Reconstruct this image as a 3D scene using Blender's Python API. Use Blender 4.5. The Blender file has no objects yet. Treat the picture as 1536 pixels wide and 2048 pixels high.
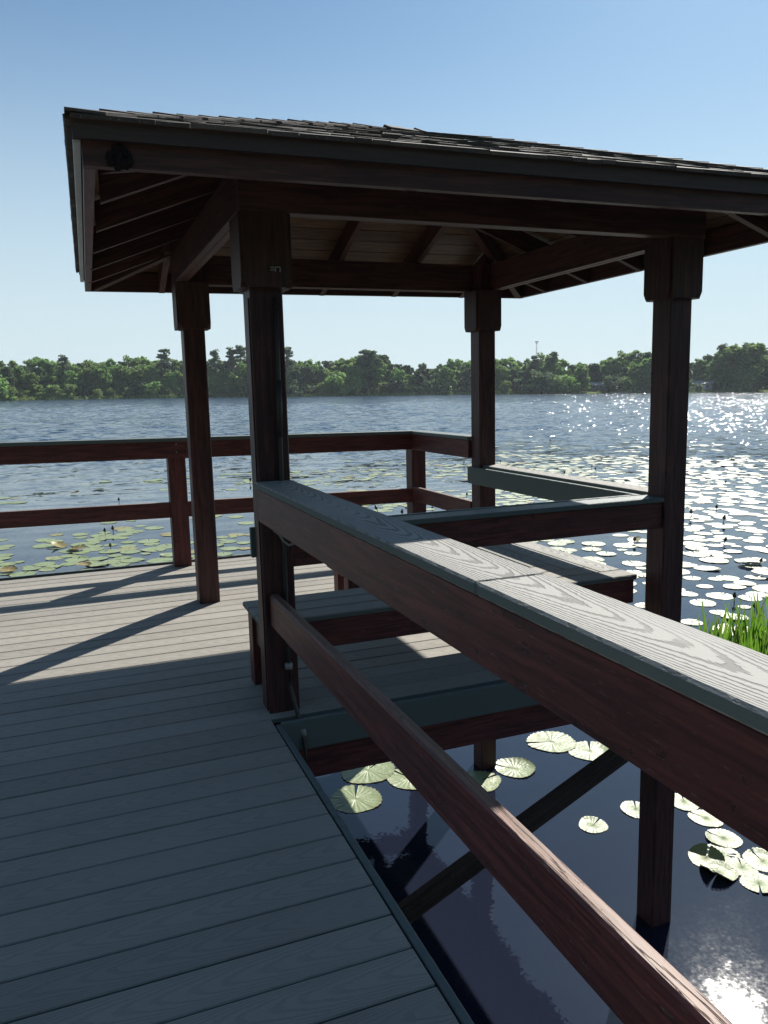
import bpy, bmesh, math, random
from mathutils import Vector, Matrix, noise
random.seed(7)
R = math.radians
sc = bpy.context.scene
COL = sc.collection
# ------------------------------------------------------------------ camera
EYE = 3.12                                   # eye height over the lake
YAW, PITCH, ROLL = R(21.289), R(8.98), R(-.55)
def cam_axes(yaw, pitch, roll):
    f = Vector((math.sin(yaw)*math.cos(pitch), math.cos(yaw)*math.cos(pitch), -math.sin(pitch)))
    r = Vector((math.cos(yaw), -math.sin(yaw), 0)); u = r.cross(f)
    c, s = math.cos(roll), math.sin(roll)
    return c*r + s*u, -s*r + c*u, f
cr, cu, cf = cam_axes(YAW, PITCH, ROLL)
cam = bpy.data.cameras.new('camera'); cam_o = bpy.data.objects.new('camera', cam); COL.objects.link(cam_o)
cam.sensor_fit = 'VERTICAL'; cam.sensor_height = 36; cam.lens = 1570/2048*36
cam.clip_start = .05; cam.clip_end = 9000
M = Matrix((cr, cu, -cf)).transposed().to_4x4(); M.translation = (0, 0, EYE)
cam_o.matrix_world = M
sc.camera = cam_o
# the old pier leans a little: its frame against the level world
sr, su, sf = cam_axes(R(21.289), R(8.695), R(-1.391))
T3 = Matrix((cr, cu, cf)).transposed() @ Matrix((sr, su, sf))
PIER = Matrix.Translation((0, 0, EYE)) @ T3.to_4x4()      # pier coordinates: origin at the eye, deck at z = -1.42
# ------------------------------------------------------------------ light
AZ, EL = R(48.2), R(39.4)
sd = T3 @ Vector((math.sin(AZ)*math.cos(EL), math.cos(AZ)*math.cos(EL), math.sin(EL)))
az, el = math.atan2(sd.x, sd.y), math.asin(sd.z)
sun = bpy.data.lights.new('sun', 'SUN'); sun.energy = 5.0; sun.angle = R(.53); sun.color = (1, .95, .87)
so = bpy.data.objects.new('sun', sun); COL.objects.link(so)
so.rotation_euler = sd.to_track_quat('Z', 'Y').to_euler()
w = bpy.data.worlds.new('World'); sc.world = w; w.use_nodes = True
wn = w.node_tree.nodes; wn.clear(); wl = w.node_tree.links
sky = wn.new('ShaderNodeTexSky'); sky.sky_type = 'NISHITA'; sky.sun_disc = False
sky.sun_elevation = el; sky.sun_rotation = az; sky.air_density = 1.0; sky.dust_density = .35; sky.ozone_density = 2.2
bg = wn.new('ShaderNodeBackground'); bg.inputs[1].default_value = .054
wo = wn.new('ShaderNodeOutputWorld'); 
# moist pale air low over the lake instead of the model's yellow band
tc = wn.new('ShaderNodeTexCoord'); sx = wn.new('ShaderNodeSeparateXYZ'); wl.new(tc.outputs['Generated'], sx.inputs[0])
mr = wn.new('ShaderNodeMapRange'); mr.interpolation_type = 'SMOOTHERSTEP'; wl.new(sx.outputs[2], mr.inputs[0])
for i_, v_ in ((1, -.05), (2, .50), (3, .93), (4, .05)): mr.inputs[i_].default_value = v_
tint = wn.new('ShaderNodeMix'); tint.data_type = 'RGBA'; tint.blend_type = 'MULTIPLY'; tint.inputs[0].default_value = 1; tint.inputs[7].default_value = (.77, 1.04, 1.13, 1); wl.new(sky.outputs[0], tint.inputs[6])
mxs = wn.new('ShaderNodeMix'); mxs.data_type = 'RGBA'; wl.new(mr.outputs[0], mxs.inputs[0]); wl.new(tint.outputs[2], mxs.inputs[6]); mxs.inputs[7].default_value = (7.7, 9.2, 9.9, 1)
wl.new(mxs.outputs[2], bg.inputs[0]); wl.new(bg.outputs[0], wo.inputs[0])
sc.view_settings.view_transform = 'Standard'; sc.view_settings.look = 'None'
sc.view_settings.exposure = .7; sc.view_settings.gamma = 1
sc.cycles.max_bounces = 8; sc.cycles.transparent_max_bounces = 8

# ------------------------------------------------------------------ node helper
class NT:
    def __init__(s, name):
        s.m = bpy.data.materials.new(name); s.m.use_nodes = True
        s.t = s.m.node_tree; s.n = s.t.nodes; s.n.clear()
        s.out = s.n.new('ShaderNodeOutputMaterial')
        s.b = s.n.new('ShaderNodeBsdfPrincipled'); s.t.links.new(s.b.outputs[0], s.out.inputs[0])
    def put(s, sock, v):
        if hasattr(v, 'is_output') or hasattr(v, 'links') and not isinstance(v, (int, float, tuple)): s.t.links.new(v, sock)
        elif isinstance(v, tuple) and len(v) == 3 and sock.type == 'RGBA': sock.default_value = (*v, 1)
        else: sock.default_value = v
    def node(s, typ, ins={}, **kw):
        n = s.n.new('ShaderNode'+typ)
        for k, v in kw.items(): setattr(n, k, v)
        for k, v in ins.items(): s.put(n.inputs[k], v)
        return n
    def math(s, op, a, b=0.0, c=0.0, clamp=False):
        n = s.node('Math', {0: a, 1: b, 2: c}, operation=op, use_clamp=clamp); return n.outputs[0]
    def mix(s, f, a, b):
        n = s.node('Mix', {}, data_type='RGBA'); s.put(n.inputs[0], f); s.put(n.inputs[6], a); s.put(n.inputs[7], b); return n.outputs[2]
    def noise(s, vec, scale, detail=3, rough=.55, dist=0.0, out=0):
        return s.node('TexNoise', {'Vector': vec, 'Scale': scale, 'Detail': detail, 'Roughness': rough, 'Distortion': dist}).outputs[out]
    def ramp(s, f, a, b, lo=0.0, hi=1.0, smooth=True):
        return s.node('MapRange', {0: f, 1: a, 2: b, 3: lo, 4: hi}, interpolation_type='SMOOTHSTEP' if smooth else 'LINEAR').outputs[0]
    def uv(s, layer='UVMap'):
        return s.node('UVMap', uv_map=layer).outputs[0]
    def sep(s, v):
        return s.node('SeparateXYZ', {0: v}).outputs
    def comb(s, x, y, z=0.0): return s.node('CombineXYZ', {0: x, 1: y, 2: z}).outputs[0]
    def bump(s, h, dist, strength=1.0, normal=None):
        n = s.node('Bump', {'Height': h, 'Distance': dist, 'Strength': strength})
        if normal is not None: s.put(n.inputs['Normal'], normal)
        return n.outputs[0]
    def set(s, **k):
        names = dict(col='Base Color', rough='Roughness', nor='Normal', spec='Specular IOR Level', ior='IOR', metal='Metallic', coat='Coat Weight', crough='Coat Roughness')
        for a, v in k.items(): s.put(s.b.inputs[names[a]], v)
        return s.m

# ------------------------------------------------------------------ materials
def composite(name, base, groove, amt=1.0, rough=.55):
    t = NT(name); uv = t.sep(t.uv()); rn = t.sep(t.uv('rnd'))
    vec = t.comb(t.math('MULTIPLY', uv[0], 3.0), t.math('MULTIPLY', uv[1], 9.0), rn[0])
    nz = t.noise(vec, 1.3, 3)
    geo = t.node('NewGeometry')
    # nested arches along the board, broken up so no two are alike
    v2 = t.math('MULTIPLY', t.math('MULTIPLY', uv[1], uv[1]), 1150.0)
    wv = t.math('SUBTRACT', t.math('MULTIPLY', t.math('ADD', uv[0], t.math('MULTIPLY', rn[1], 7.0)), 11.0), v2)
    wv = t.math('ADD', wv, t.math('MULTIPLY', nz, 2.4))
    wob = t.noise(t.comb(t.math('MULTIPLY', uv[0], 60.0), t.math('MULTIPLY', uv[1], 160.0), 3.0), 1, 2)
    wv = t.math('ADD', wv, t.math('MULTIPLY', wob, .55))
    s = t.math('SINE', t.math('MULTIPLY', wv, 6.283))
    g = t.ramp(s, .1, .9)
    fade = t.ramp(t.noise(t.comb(t.math('MULTIPLY', uv[0], 2.1), t.math('MULTIPLY', uv[1], 6.0), rn[1]), 1.0, 2), .36, .5)
    g = t.math('MULTIPLY', g, t.math('MULTIPLY_ADD', fade, .6, .4))
    grit = t.noise(t.comb(t.math('MULTIPLY', uv[0], 90.0), t.math('MULTIPLY', uv[1], 420.0), rn[0]), 1, 3)
    dirt = t.noise(geo.outputs['Position'], 1.7, 5)
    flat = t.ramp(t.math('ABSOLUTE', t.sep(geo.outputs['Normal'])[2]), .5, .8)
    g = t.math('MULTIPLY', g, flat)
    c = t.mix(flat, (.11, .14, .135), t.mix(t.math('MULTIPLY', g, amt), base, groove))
    c = t.mix(t.ramp(dirt, .52, .78, 0, .35), c, tuple(x*.62 for x in base))
    hv = t.node('HueSaturation', {'Value': t.math('MULTIPLY_ADD', rn[0], .22, .88), 'Color': c}).outputs[0]
    c2 = t.mix(t.math('MULTIPLY', grit, .25), hv, tuple(x*.6 for x in base))
    h = t.math('SUBTRACT', t.math('MULTIPLY', grit, .35), t.math('MULTIPLY', g, .8))
    return t.set(col=c2, rough=rough, nor=t.bump(h, .0022, .8), spec=.2)
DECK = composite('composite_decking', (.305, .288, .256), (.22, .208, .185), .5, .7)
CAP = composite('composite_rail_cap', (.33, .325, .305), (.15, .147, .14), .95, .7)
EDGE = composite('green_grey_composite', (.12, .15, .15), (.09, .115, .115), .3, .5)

def stained(name, dark, red, top, upw=1.0, rough=.5, peel=.5):
    """brown stained timber; upward faces are bleached by years of sun"""
    t = NT(name); uv = t.sep(t.uv()); rn = t.sep(t.uv('rnd'))
    sv = t.comb(t.math('MULTIPLY', uv[0], 4.0), t.math('MULTIPLY', uv[1], 55.0), t.math('MULTIPLY', rn[0], 20.0))
    gr = t.noise(sv, 1.0, 5, .6, .6)
    big = t.noise(t.comb(t.math('MULTIPLY', uv[0], 1.2), t.math('MULTIPLY', uv[1], 8.0), rn[0]), 1.5, 4)
    c = t.mix(t.ramp(gr, .3, .7), dark, red)
    c = t.mix(t.ramp(big, .4, .7, 0, .5), c, dark)
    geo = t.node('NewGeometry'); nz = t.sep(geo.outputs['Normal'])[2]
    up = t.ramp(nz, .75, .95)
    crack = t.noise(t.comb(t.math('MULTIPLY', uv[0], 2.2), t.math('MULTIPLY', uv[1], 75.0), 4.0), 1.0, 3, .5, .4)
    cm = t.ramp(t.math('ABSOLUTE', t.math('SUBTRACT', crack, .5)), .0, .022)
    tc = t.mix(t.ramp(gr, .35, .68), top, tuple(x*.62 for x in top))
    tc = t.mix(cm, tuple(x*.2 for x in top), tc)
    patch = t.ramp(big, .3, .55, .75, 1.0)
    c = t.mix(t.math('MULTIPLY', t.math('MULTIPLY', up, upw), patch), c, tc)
    fl = t.noise(t.comb(t.math('MULTIPLY', uv[0], 14.0), t.math('MULTIPLY', uv[1], 26.0), rn[1]), 1.0, 5, .7)
    pk = t.math('MULTIPLY', t.ramp(fl, .61, .64), peel)
    c = t.mix(pk, c, (.012, .009, .008))
    fl2 = t.noise(t.comb(t.math('MULTIPLY', uv[0], 25.0), t.math('MULTIPLY', uv[1], 120.0), 9.0), 1.0, 4, .7)
    c = t.mix(t.math('MULTIPLY', t.ramp(fl2, .60, .68), peel*.8), c, (.22, .17, .14))
    c = t.node('HueSaturation', {'Value': t.math('MULTIPLY_ADD', rn[0], .35, .82), 'Color': c}).outputs[0]
    h = t.math('ADD', t.math('MULTIPLY', gr, .5), t.math('MULTIPLY', cm, t.math('MULTIPLY', up, 1.2)))
    h = t.math('SUBTRACT', h, t.math('MULTIPLY', pk, .5))
    return t.set(col=c, rough=rough, nor=t.bump(h, .0025, .9), spec=.3)
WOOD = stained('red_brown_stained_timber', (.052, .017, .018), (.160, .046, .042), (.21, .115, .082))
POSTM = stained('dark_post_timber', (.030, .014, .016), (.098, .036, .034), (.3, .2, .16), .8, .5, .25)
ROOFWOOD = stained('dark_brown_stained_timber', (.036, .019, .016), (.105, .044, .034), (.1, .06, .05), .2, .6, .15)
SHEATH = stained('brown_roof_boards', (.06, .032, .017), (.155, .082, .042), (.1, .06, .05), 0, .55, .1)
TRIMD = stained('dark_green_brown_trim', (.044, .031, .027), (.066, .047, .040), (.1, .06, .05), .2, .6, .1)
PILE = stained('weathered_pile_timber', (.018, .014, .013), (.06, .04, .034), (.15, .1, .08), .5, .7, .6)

t = NT('asphalt_shingle'); rn = t.sep(t.uv('rnd')); geo = t.node('NewGeometry')
gn = t.noise(geo.outputs['Position'], 260, 2, .7); bl = t.noise(geo.outputs['Position'], 6, 3)
c = t.mix(rn[0], (.055, .045, .038), (.16, .135, .115)); c = t.mix(t.ramp(bl, .4, .65, 0, .5), c, (.05, .048, .05))
c = t.mix(t.ramp(gn, .58, .72), c, (.34, .31, .28))
SHINGLE = t.set(col=c, rough=.82, nor=t.bump(gn, .002, 1.0), spec=.4)

t = NT('pale_trim'); geo = t.node('NewGeometry')
n = t.noise(geo.outputs['Position'], 14, 4)
PALETRIM = t.set(col=t.mix(n, (.42, .47, .47), (.6, .64, .63)), rough=.45, spec=.5)
t = NT('grey_plastic_pipe'); geo = t.node('NewGeometry')
n = t.noise(geo.outputs['Position'], 30, 4)
PIPE = t.set(col=t.mix(n, (.022, .02, .02), (.04, .035, .032)), rough=.5)
t = NT('pale_plastic'); geo = t.node('NewGeometry')
n = t.noise(geo.outputs['Position'], 60, 4)
PALE = t.set(col=t.mix(n, (.20, .195, .18), (.32, .31, .29)), rough=.45)
t = NT('mud_nest'); geo = t.node('NewGeometry')
n = t.noise(geo.outputs['Position'], 45, 5)
NEST = t.set(col=t.mix(n, (.010, .008, .009), (.028, .022, .022)), rough=.9, spec=.1, nor=t.bump(n, .01))

# water: base colour turns bluer farther out; the wind reaches it only beyond the sheltered shallows
t = NT('lake_water'); geo = t.node('NewGeometry'); P = geo.outputs['Position']
xyz = t.sep(P)
dist = t.math('SQRT', t.math('ADD', t.math('MULTIPLY', xyz[0], xyz[0]), t.math('MULTIPLY', xyz[1], xyz[1])))
gust = t.noise(t.comb(t.math('MULTIPLY', xyz[0], .02), t.math('MULTIPLY', xyz[1], .05)), 1.0, 4)
open_ = t.ramp(dist, 16, 58)
near = t.ramp(dist, 9, 30)
rot = t.node('Mapping', {'Vector': P, 'Rotation': (0, 0, R(21)), 'Scale': (.55, 1.35, 1)}).outputs[0]
n1 = t.noise(rot, 1.15, 3, .55, .3)
n2 = t.noise(rot, 3.6, 3, .6, .2)
n3 = t.noise(P, .9, 2)
rip = t.noise(t.node('Mapping', {'Vector': P, 'Rotation': (0, 0, R(14)), 'Scale': (.35, 2.0, 1)}).outputs[0], 1.0, 2, .4)
def slope(vec, scale, detail, rough, k):
    """wave slopes straight from a two channel noise, so that they do not fade with distance"""
    c_ = t.node('TexNoise', {'Vector': vec, 'Scale': scale, 'Detail': detail, 'Roughness': rough}).outputs[1]
    v_ = t.node('VectorMath', {0: c_, 1: (.5, .5, .5)}, operation='SUBTRACT').outputs[0]
    return t.node('VectorMath', {0: v_, 3: k}, operation='SCALE').outputs[0]
def vadd(a_, b_): return t.node('VectorMath', {0: a_, 1: b_}, operation='ADD').outputs[0]
g_ = t.math('MULTIPLY', open_, t.math('MULTIPLY_ADD', gust, .8, .6))
sl_ = slope(rot, .9, 2, .5, t.math('MULTIPLY', g_, .30))
sl_ = vadd(sl_, slope(rot, 1.35, 1, .5, t.math('MULTIPLY', g_, 1.1)))
sl_ = vadd(sl_, slope(t.node('Mapping', {'Vector': P, 'Rotation': (0, 0, R(12)), 'Scale': (.3, 1.6, 1)}).outputs[0], 1.3, 2, .45, t.math('MULTIPLY_ADD', near, .13, .035)))
sl_ = vadd(sl_, slope(P, 9.0, 2, .5, t.math('MULTIPLY_ADD', near, .07, .024)))
sl_ = vadd(sl_, slope(P, 38.0, 2, .6, .045))
sl_ = vadd(sl_, slope(rot, 4.5, 1, .5, t.math('MULTIPLY', g_, 1.0)))
flatn = t.node('VectorMath', {0: sl_, 1: (1, 1, 0)}, operation='MULTIPLY').outputs[0]
nrm_ = t.node('VectorMath', {0: vadd(flatn, (0, 0, 1))}, operation='NORMALIZE').outputs[0]
WATER = t.set(col=t.mix(open_, (.012, .016, .030), (.013, .032, .062)), rough=t.math('MULTIPLY_ADD', open_, .075, .04), nor=nrm_, ior=1.5, spec=.5)

def leafmat(name, a, b, trans=.35, spread=.3, rough=.55, uvn=None):
    t = NT(name); oi = t.node('ObjectInfo'); geo = t.node('NewGeometry')
    n = t.noise(t.node('VectorMath', {0: geo.outputs['Position'], 1: (0, 0, 0)}).outputs[0], .35, 3)
    rp = t.math('MULTIPLY', geo.outputs['Random Per Island'], .6)
    f = t.math('ADD', t.math('MULTIPLY', n, .7), t.math('SUBTRACT', rp, .2), clamp=True)
    c = t.mix(f, a, b)
    c = t.node('HueSaturation', {'Hue': t.math('MULTIPLY_ADD', oi.outputs['Random'], .05, .475), 'Value': t.math('MULTIPLY_ADD', oi.outputs['Random'], spread*2, 1-spread), 'Color': c}).outputs[0]
    t.set(col=c, rough=rough, spec=.3)
    tr = t.node('BsdfTranslucent', {0: t.mix(.5, c, tuple(min(1, x*1.6) for x in b))})
    mx = t.node('MixShader', {0: trans, 1: t.b.outputs[0], 2: tr.outputs[0]})
    t.t.links.new(mx.outputs[0], t.out.inputs[0]); return t.m
LEAF = leafmat('broadleaf_foliage', (.09, .175, .05), (.185, .29, .08), .45)
PINEL = leafmat('pine_foliage', (.05, .085, .04), (.10, .15, .07), .4, .2)
BUSH = leafmat('bush_foliage', (.08, .135, .04), (.18, .25, .08), .5)
YELL = leafmat('yellow_green_foliage', (.14, .20, .035), (.26, .33, .07), .45)
t = NT('bark'); geo = t.node('NewGeometry'); n = t.noise(geo.outputs['Position'], 3, 4)
BARK = t.set(col=t.mix(n, (.06, .05, .042), (.17, .145, .12)), rough=.9)
t = NT('iris_leaf'); geo = t.node('NewGeometry'); uvs = t.sep(t.uv()); rn = t.sep(t.uv('rnd'))
c = t.mix(rn[0], (.04, .12, .015), (.12, .24, .03)); c = t.mix(t.ramp(uvs[1], .8, 1.0), c, (.10, .11, .03)); c = t.mix(t.ramp(rn[1], .90, .93), c, (.16, .12, .06))
c = t.mix(t.ramp(uvs[1], .0, .25, .8, 0), c, (.05, .07, .02))
t.set(col=c, rough=.35, spec=.5)
tr = t.node('BsdfTranslucent', {0: t.mix(.5, c, (.2, .42, .03))})
mx = t.node('MixShader', {0: .5, 1: t.b.outputs[0], 2: tr.outputs[0]}); t.t.links.new(mx.outputs[0], t.out.inputs[0]); BLADE = t.m

def padmat(name, a, b, rim):
    t = NT(name); uv = t.uv(); s = t.sep(uv); oi = t.node('ObjectInfo'); rn = t.sep(t.uv('rnd'))
    r = t.math('SQRT', t.math('ADD', t.math('MULTIPLY', s[0], s[0]), t.math('MULTIPLY', s[1], s[1])))
    ang = t.math('ARCTAN2', s[1], s[0])
    rr = t.math('ADD', rn[0], oi.outputs['Random'])
    off = t.math('MULTIPLY', rr, 31.0)
    n = t.noise(t.comb(t.math('ADD', s[0], off), s[1], off), 3.0, 5, .6)
    vein = t.math('SINE', t.math('MULTIPLY_ADD', ang, 22.0, t.math('MULTIPLY', n, 3.0)))
    f = t.math('FRACT', rr)
    c = t.mix(t.math('MULTIPLY_ADD', n, .6, t.math('MULTIPLY', f, .4)), a, b)
    c = t.mix(t.math('MULTIPLY', t.ramp(vein, .6, 1.0), .22), c, b)
    c = t.mix(t.ramp(r, .84, 1.0, 0, .55), c, rim)
    c = t.mix(t.ramp(f, .86, .93, 0, .8), c, (.24, .19, .06))
    spot = t.ramp(t.noise(t.comb(t.math('ADD', s[0], off), s[1], 2.0), 9.0, 3), .70, .76)
    c = t.mix(t.math('MULTIPLY', spot, .7), c, (.12, .09, .04))
    h = t.math('ADD', t.math('MULTIPLY', vein, .08), n)
    t.set(col=c, rough=t.math('MULTIPLY_ADD', n, .25, .3), nor=t.bump(h, .012, .6), spec=.5)
    return t.m
PAD = padmat('lily_pad_leaf', (.15, .20, .09), (.25, .30, .14), (.17, .17, .07))
OLD = padmat('yellowed_lily_leaf', (.20, .15, .04), (.26, .21, .07), (.14, .08, .02))
t = NT('dark_bud'); BUD = t.set(col=(.02, .03, .02), rough=.5)
t = NT('grass_ground'); geo = t.node('NewGeometry'); n = t.noise(geo.outputs['Position'], .06, 5); n2 = t.noise(geo.outputs['Position'], 2.0, 4)
c = t.mix(n, (.09, .14, .03), (.19, .22, .06)); c = t.mix(t.math('MULTIPLY', n2, .5), c, (.05, .06, .025))
GROUND = t.set(col=c, rough=1, nor=t.bump(n2, .1), spec=.05)
def plain(name, col, rough=.7, sc_=3.0):
    t = NT(name); geo = t.node('NewGeometry'); n = t.noise(geo.outputs['Position'], sc_, 4)
    return t.set(col=t.mix(n, tuple(x*.8 for x in col), tuple(min(1, x*1.15) for x in col)), rough=rough)
WALL1 = plain('grey_siding', (.22, .22, .22)); WALL2 = plain('dark_siding', (.12, .13, .14)); ROOFM = plain('light_roof', (.34, .35, .36)); GLASS = plain('window_glass', (.05, .06, .08), .1); STEEL = plain('mast_steel', (.38, .38, .4), .5); TRIM = plain('white_trim', (.6, .6, .58)); REED = leafmat('reed_leaf', (.10, .15, .04), (.20, .25, .08), .3)

# ------------------------------------------------------------------ object helpers
def link(o): COL.objects.link(o); return o
def tag(o, label=None, cat=None, group=None, kind=None):
    if label: o['label'] = label
    if cat: o['category'] = cat
    if group: o['group'] = group
    if kind: o['kind'] = kind
    return o
def empty(name, p, label=None, cat=None, group=None, kind=None, pier=True, rz=0.0):
    o = link(bpy.data.objects.new(name, None)); o.empty_display_size = .2
    m = Matrix.Translation(p) @ Matrix.Rotation(rz, 4, 'Z')
    o.matrix_world = PIER @ m if pier else m
    o['_p'] = tuple(p) if False else ''
    del o['_p']
    ORG[o.name] = Vector(p)
    return tag(o, label, cat, group, kind)
ORG = {}
class BM:
    """collects shapes in pier coordinates; build() links them as one mesh"""
    def __init__(s): s.b = bmesh.new(); s.uv = s.b.loops.layers.uv.new('UVMap'); s.rn = s.b.loops.layers.uv.new('rnd')
    def box(s, x, y, z, long='x', bev=.003, rnd=None):
        t = bmesh.new(); uv = t.loops.layers.uv.new('UVMap'); rl = t.loops.layers.uv.new('rnd')
        vs = [t.verts.new((a, b, c)) for a in x for b in y for c in z]
        for f in ((0,1,3,2),(4,6,7,5),(0,4,5,1),(2,3,7,6),(0,2,6,4),(1,5,7,3)): t.faces.new([vs[i] for i in f])
        if bev: bmesh.ops.bevel(t, geom=list(t.edges), offset=bev, segments=1, affect='EDGES', profile=.5)
        c = Vector((sum(x)/2, sum(y)/2, sum(z)/2)); k = 'xyz'.index(long); r0, r1 = rnd or (random.random(), random.random())
        o = r0*37
        for f in t.faces:
            f.normal_update(); n = [abs(q) for q in f.normal]; d = n.index(max(n))
            for l in f.loops:
                q = l.vert.co - c
                if d == k: a, b = [q[i] for i in range(3) if i != k]
                else:
                    a = q[k] + o; b = q[[i for i in range(3) if i not in (k, d)][0]]
                l[uv].uv = (a, b); l[rl].uv = (r0, r1)
        me = bpy.data.meshes.new('t'); t.to_mesh(me); t.free(); s.b.from_mesh(me); bpy.data.meshes.remove(me)
        return s
    def prism(s, ring0, ring1, caps=True, rnd=None, axis=None):
        """skin two rings of equal size"""
        a = [s.b.verts.new(p) for p in ring0]; b = [s.b.verts.new(p) for p in ring1]; n = len(a); fs = []
        for i in range(n): fs.append(s.b.faces.new((a[i], a[(i+1) % n], b[(i+1) % n], b[i])))
        if caps: fs += [s.b.faces.new(a[::-1]), s.b.faces.new(b)]
        r0, r1 = rnd or (random.random(), random.random())
        A = sum((Vector(p) for p in ring0), Vector())/n; B = sum((Vector(p) for p in ring1), Vector())/n
        d = (B-A).normalized(); side = d.cross(Vector((0, 0, 1))); side = side.normalized() if side.length > .1 else Vector((1, 0, 0)); up = side.cross(d)
        for f in fs:
            f.normal_update(); use = up if abs(f.normal.dot(side)) > .6 else side
            for l in f.loops:
                q = l.vert.co - A; l[s.uv].uv = (q.dot(d) + r0*37, q.dot(use)); l[s.rn].uv = (r0, r1)
        return s
    def tube(s, pts, rad, n=10, caps=True):
        rings = []
        for i, p in enumerate(pts):
            p = Vector(p); d = (Vector(pts[min(i+1, len(pts)-1)]) - Vector(pts[max(i-1, 0)])).normalized()
            e = d.cross(Vector((0, 0, 1))); e = e.normalized() if e.length > .05 else d.cross(Vector((0, 1, 0))).normalized(); g = e.cross(d)
            r = rad[i] if isinstance(rad, (list, tuple)) else rad
            rings.append([s.b.verts.new(p + (e*math.cos(6.2832*k/n) + g*math.sin(6.2832*k/n))*r) for k in range(n)])
        for a, b in zip(rings, rings[1:]):
            for k in range(n):
                f = s.b.faces.new((a[k], a[(k+1) % n], b[(k+1) % n], b[k])); f.smooth = True
        if caps: s.b.faces.new(rings[0][::-1]); s.b.faces.new(rings[-1])
        return s
    def build(s, name, mat, parent=None, p0=None, pier=True, fix=True):
        org = ORG[top(parent).name] if parent else Vector(p0 or (0, 0, 0))
        if fix: bmesh.ops.recalc_face_normals(s.b, faces=list(s.b.faces))
        bmesh.ops.translate(s.b, verts=list(s.b.verts), vec=-org)
        me = bpy.data.meshes.new(name); s.b.to_mesh(me); s.b.free(); me.materials.append(mat)
        o = link(bpy.data.objects.new(name, me))
        if parent: o.parent = parent
        else:
            m = Matrix.Translation(org); o.matrix_world = PIER @ m if pier else m
        return o
def top(o):
    while o.parent: o = o.parent
    return o
def copy_tree(o, parent=None):
    c = link(o.copy())
    if parent: c.parent = parent
    for ch in [x for x in o.children]: copy_tree(ch, c)
    return c

DZ = -1.42
# ------------------------------------------------------------------ deck
deck = empty('pier_deck', (0, 3, DZ), 'grey composite plank deck of the pier running out over the lake', None, kind='structure')
b = BM(); PW = .1425; y0 = 2.410
k = -60
while True:
    ya = y0 + k*PW; yb = ya + PW - .0048; k += 1
    if yb > 6.95: break
    x1 = .712 if ya < 3.19 else 3.06
    if ya < 3.19 < yb: x1 = .712
    if ya < -6.2: continue
    j = -1.75 - ((k*3) % 4)*.25
    xs = [-3.05, j, x1]
    for a, c in zip(xs, xs[1:]):
        b.box((a, c-.002), (ya, yb), (DZ-.025 + random.uniform(-.0008, .0008), DZ + random.uniform(-.0008, .0008)), 'x', .0035)
b.build('plank', DECK, deck)
b = BM(); b.box((.7165, .741), (-6.1, 3.196), (DZ-.14, DZ-.001), 'y', .003); b.build('edge_board', EDGE, deck)
b = BM(); b.box((.744, 3.085), (3.196, 3.221), (DZ-.14, DZ-.001), 'x', .003); b.build('edge_board', EDGE, deck)
b = BM(); b.box((3.064, 3.088), (3.224, 6.95), (DZ-.14, DZ-.001), 'y', .003); b.build('edge_board', EDGE, deck)
b = BM(); b.box((-3.05, 3.088), (6.953, 6.977), (DZ-.14, DZ-.004), 'x', .003); b.build('edge_board', EDGE, deck)
b = BM(); b.box((.66, .71), (-6.0, 3.22), (DZ-.30, DZ-.03), 'y', .002); b.build('joist', WOOD, deck)
b = BM(); b.box((.73, 3.05), (3.226, 3.268), (DZ-.295, DZ-.03), 'x', .002); b.build('joist', WOOD, deck)
b = BM(); b.box((.73, 3.05), (6.86, 6.90), (DZ-.28, DZ-.03), 'x', .002); b.build('joist', WOOD, deck)
for xx in (-3.0, -2.2, -1.4, -.6, .1, 1.2, 1.9, 2.5, 3.02):
    b = BM(); b.box((xx, xx+.038), (-6.0 if xx < .6 else 3.27, 6.85), (DZ-.20, DZ-.03), 'y', 0); b.build('joist', WOOD, deck)
# pilings under the boardwalk
n = 0
for px, py in ((.52, -4.2), (.52, -1.2), (.52, 1.1), (-2.8, -4.2), (-2.8, -1.2), (-2.8, 1.9), (-2.8, 5.0)):
    b = BM(); b.box((px, px+.14), (py, py+.14), (-4.7, DZ-.03), 'z', .006)
    o = b.build('piling', PILE, p0=(px+.07, py+.07, -4.7))
    side = 'right' if px > 0 else 'left'
    tag(o, f'square dark wooden piling under the {side} edge of the boardwalk', 'piling', 'pilings under the boardwalk')

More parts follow.
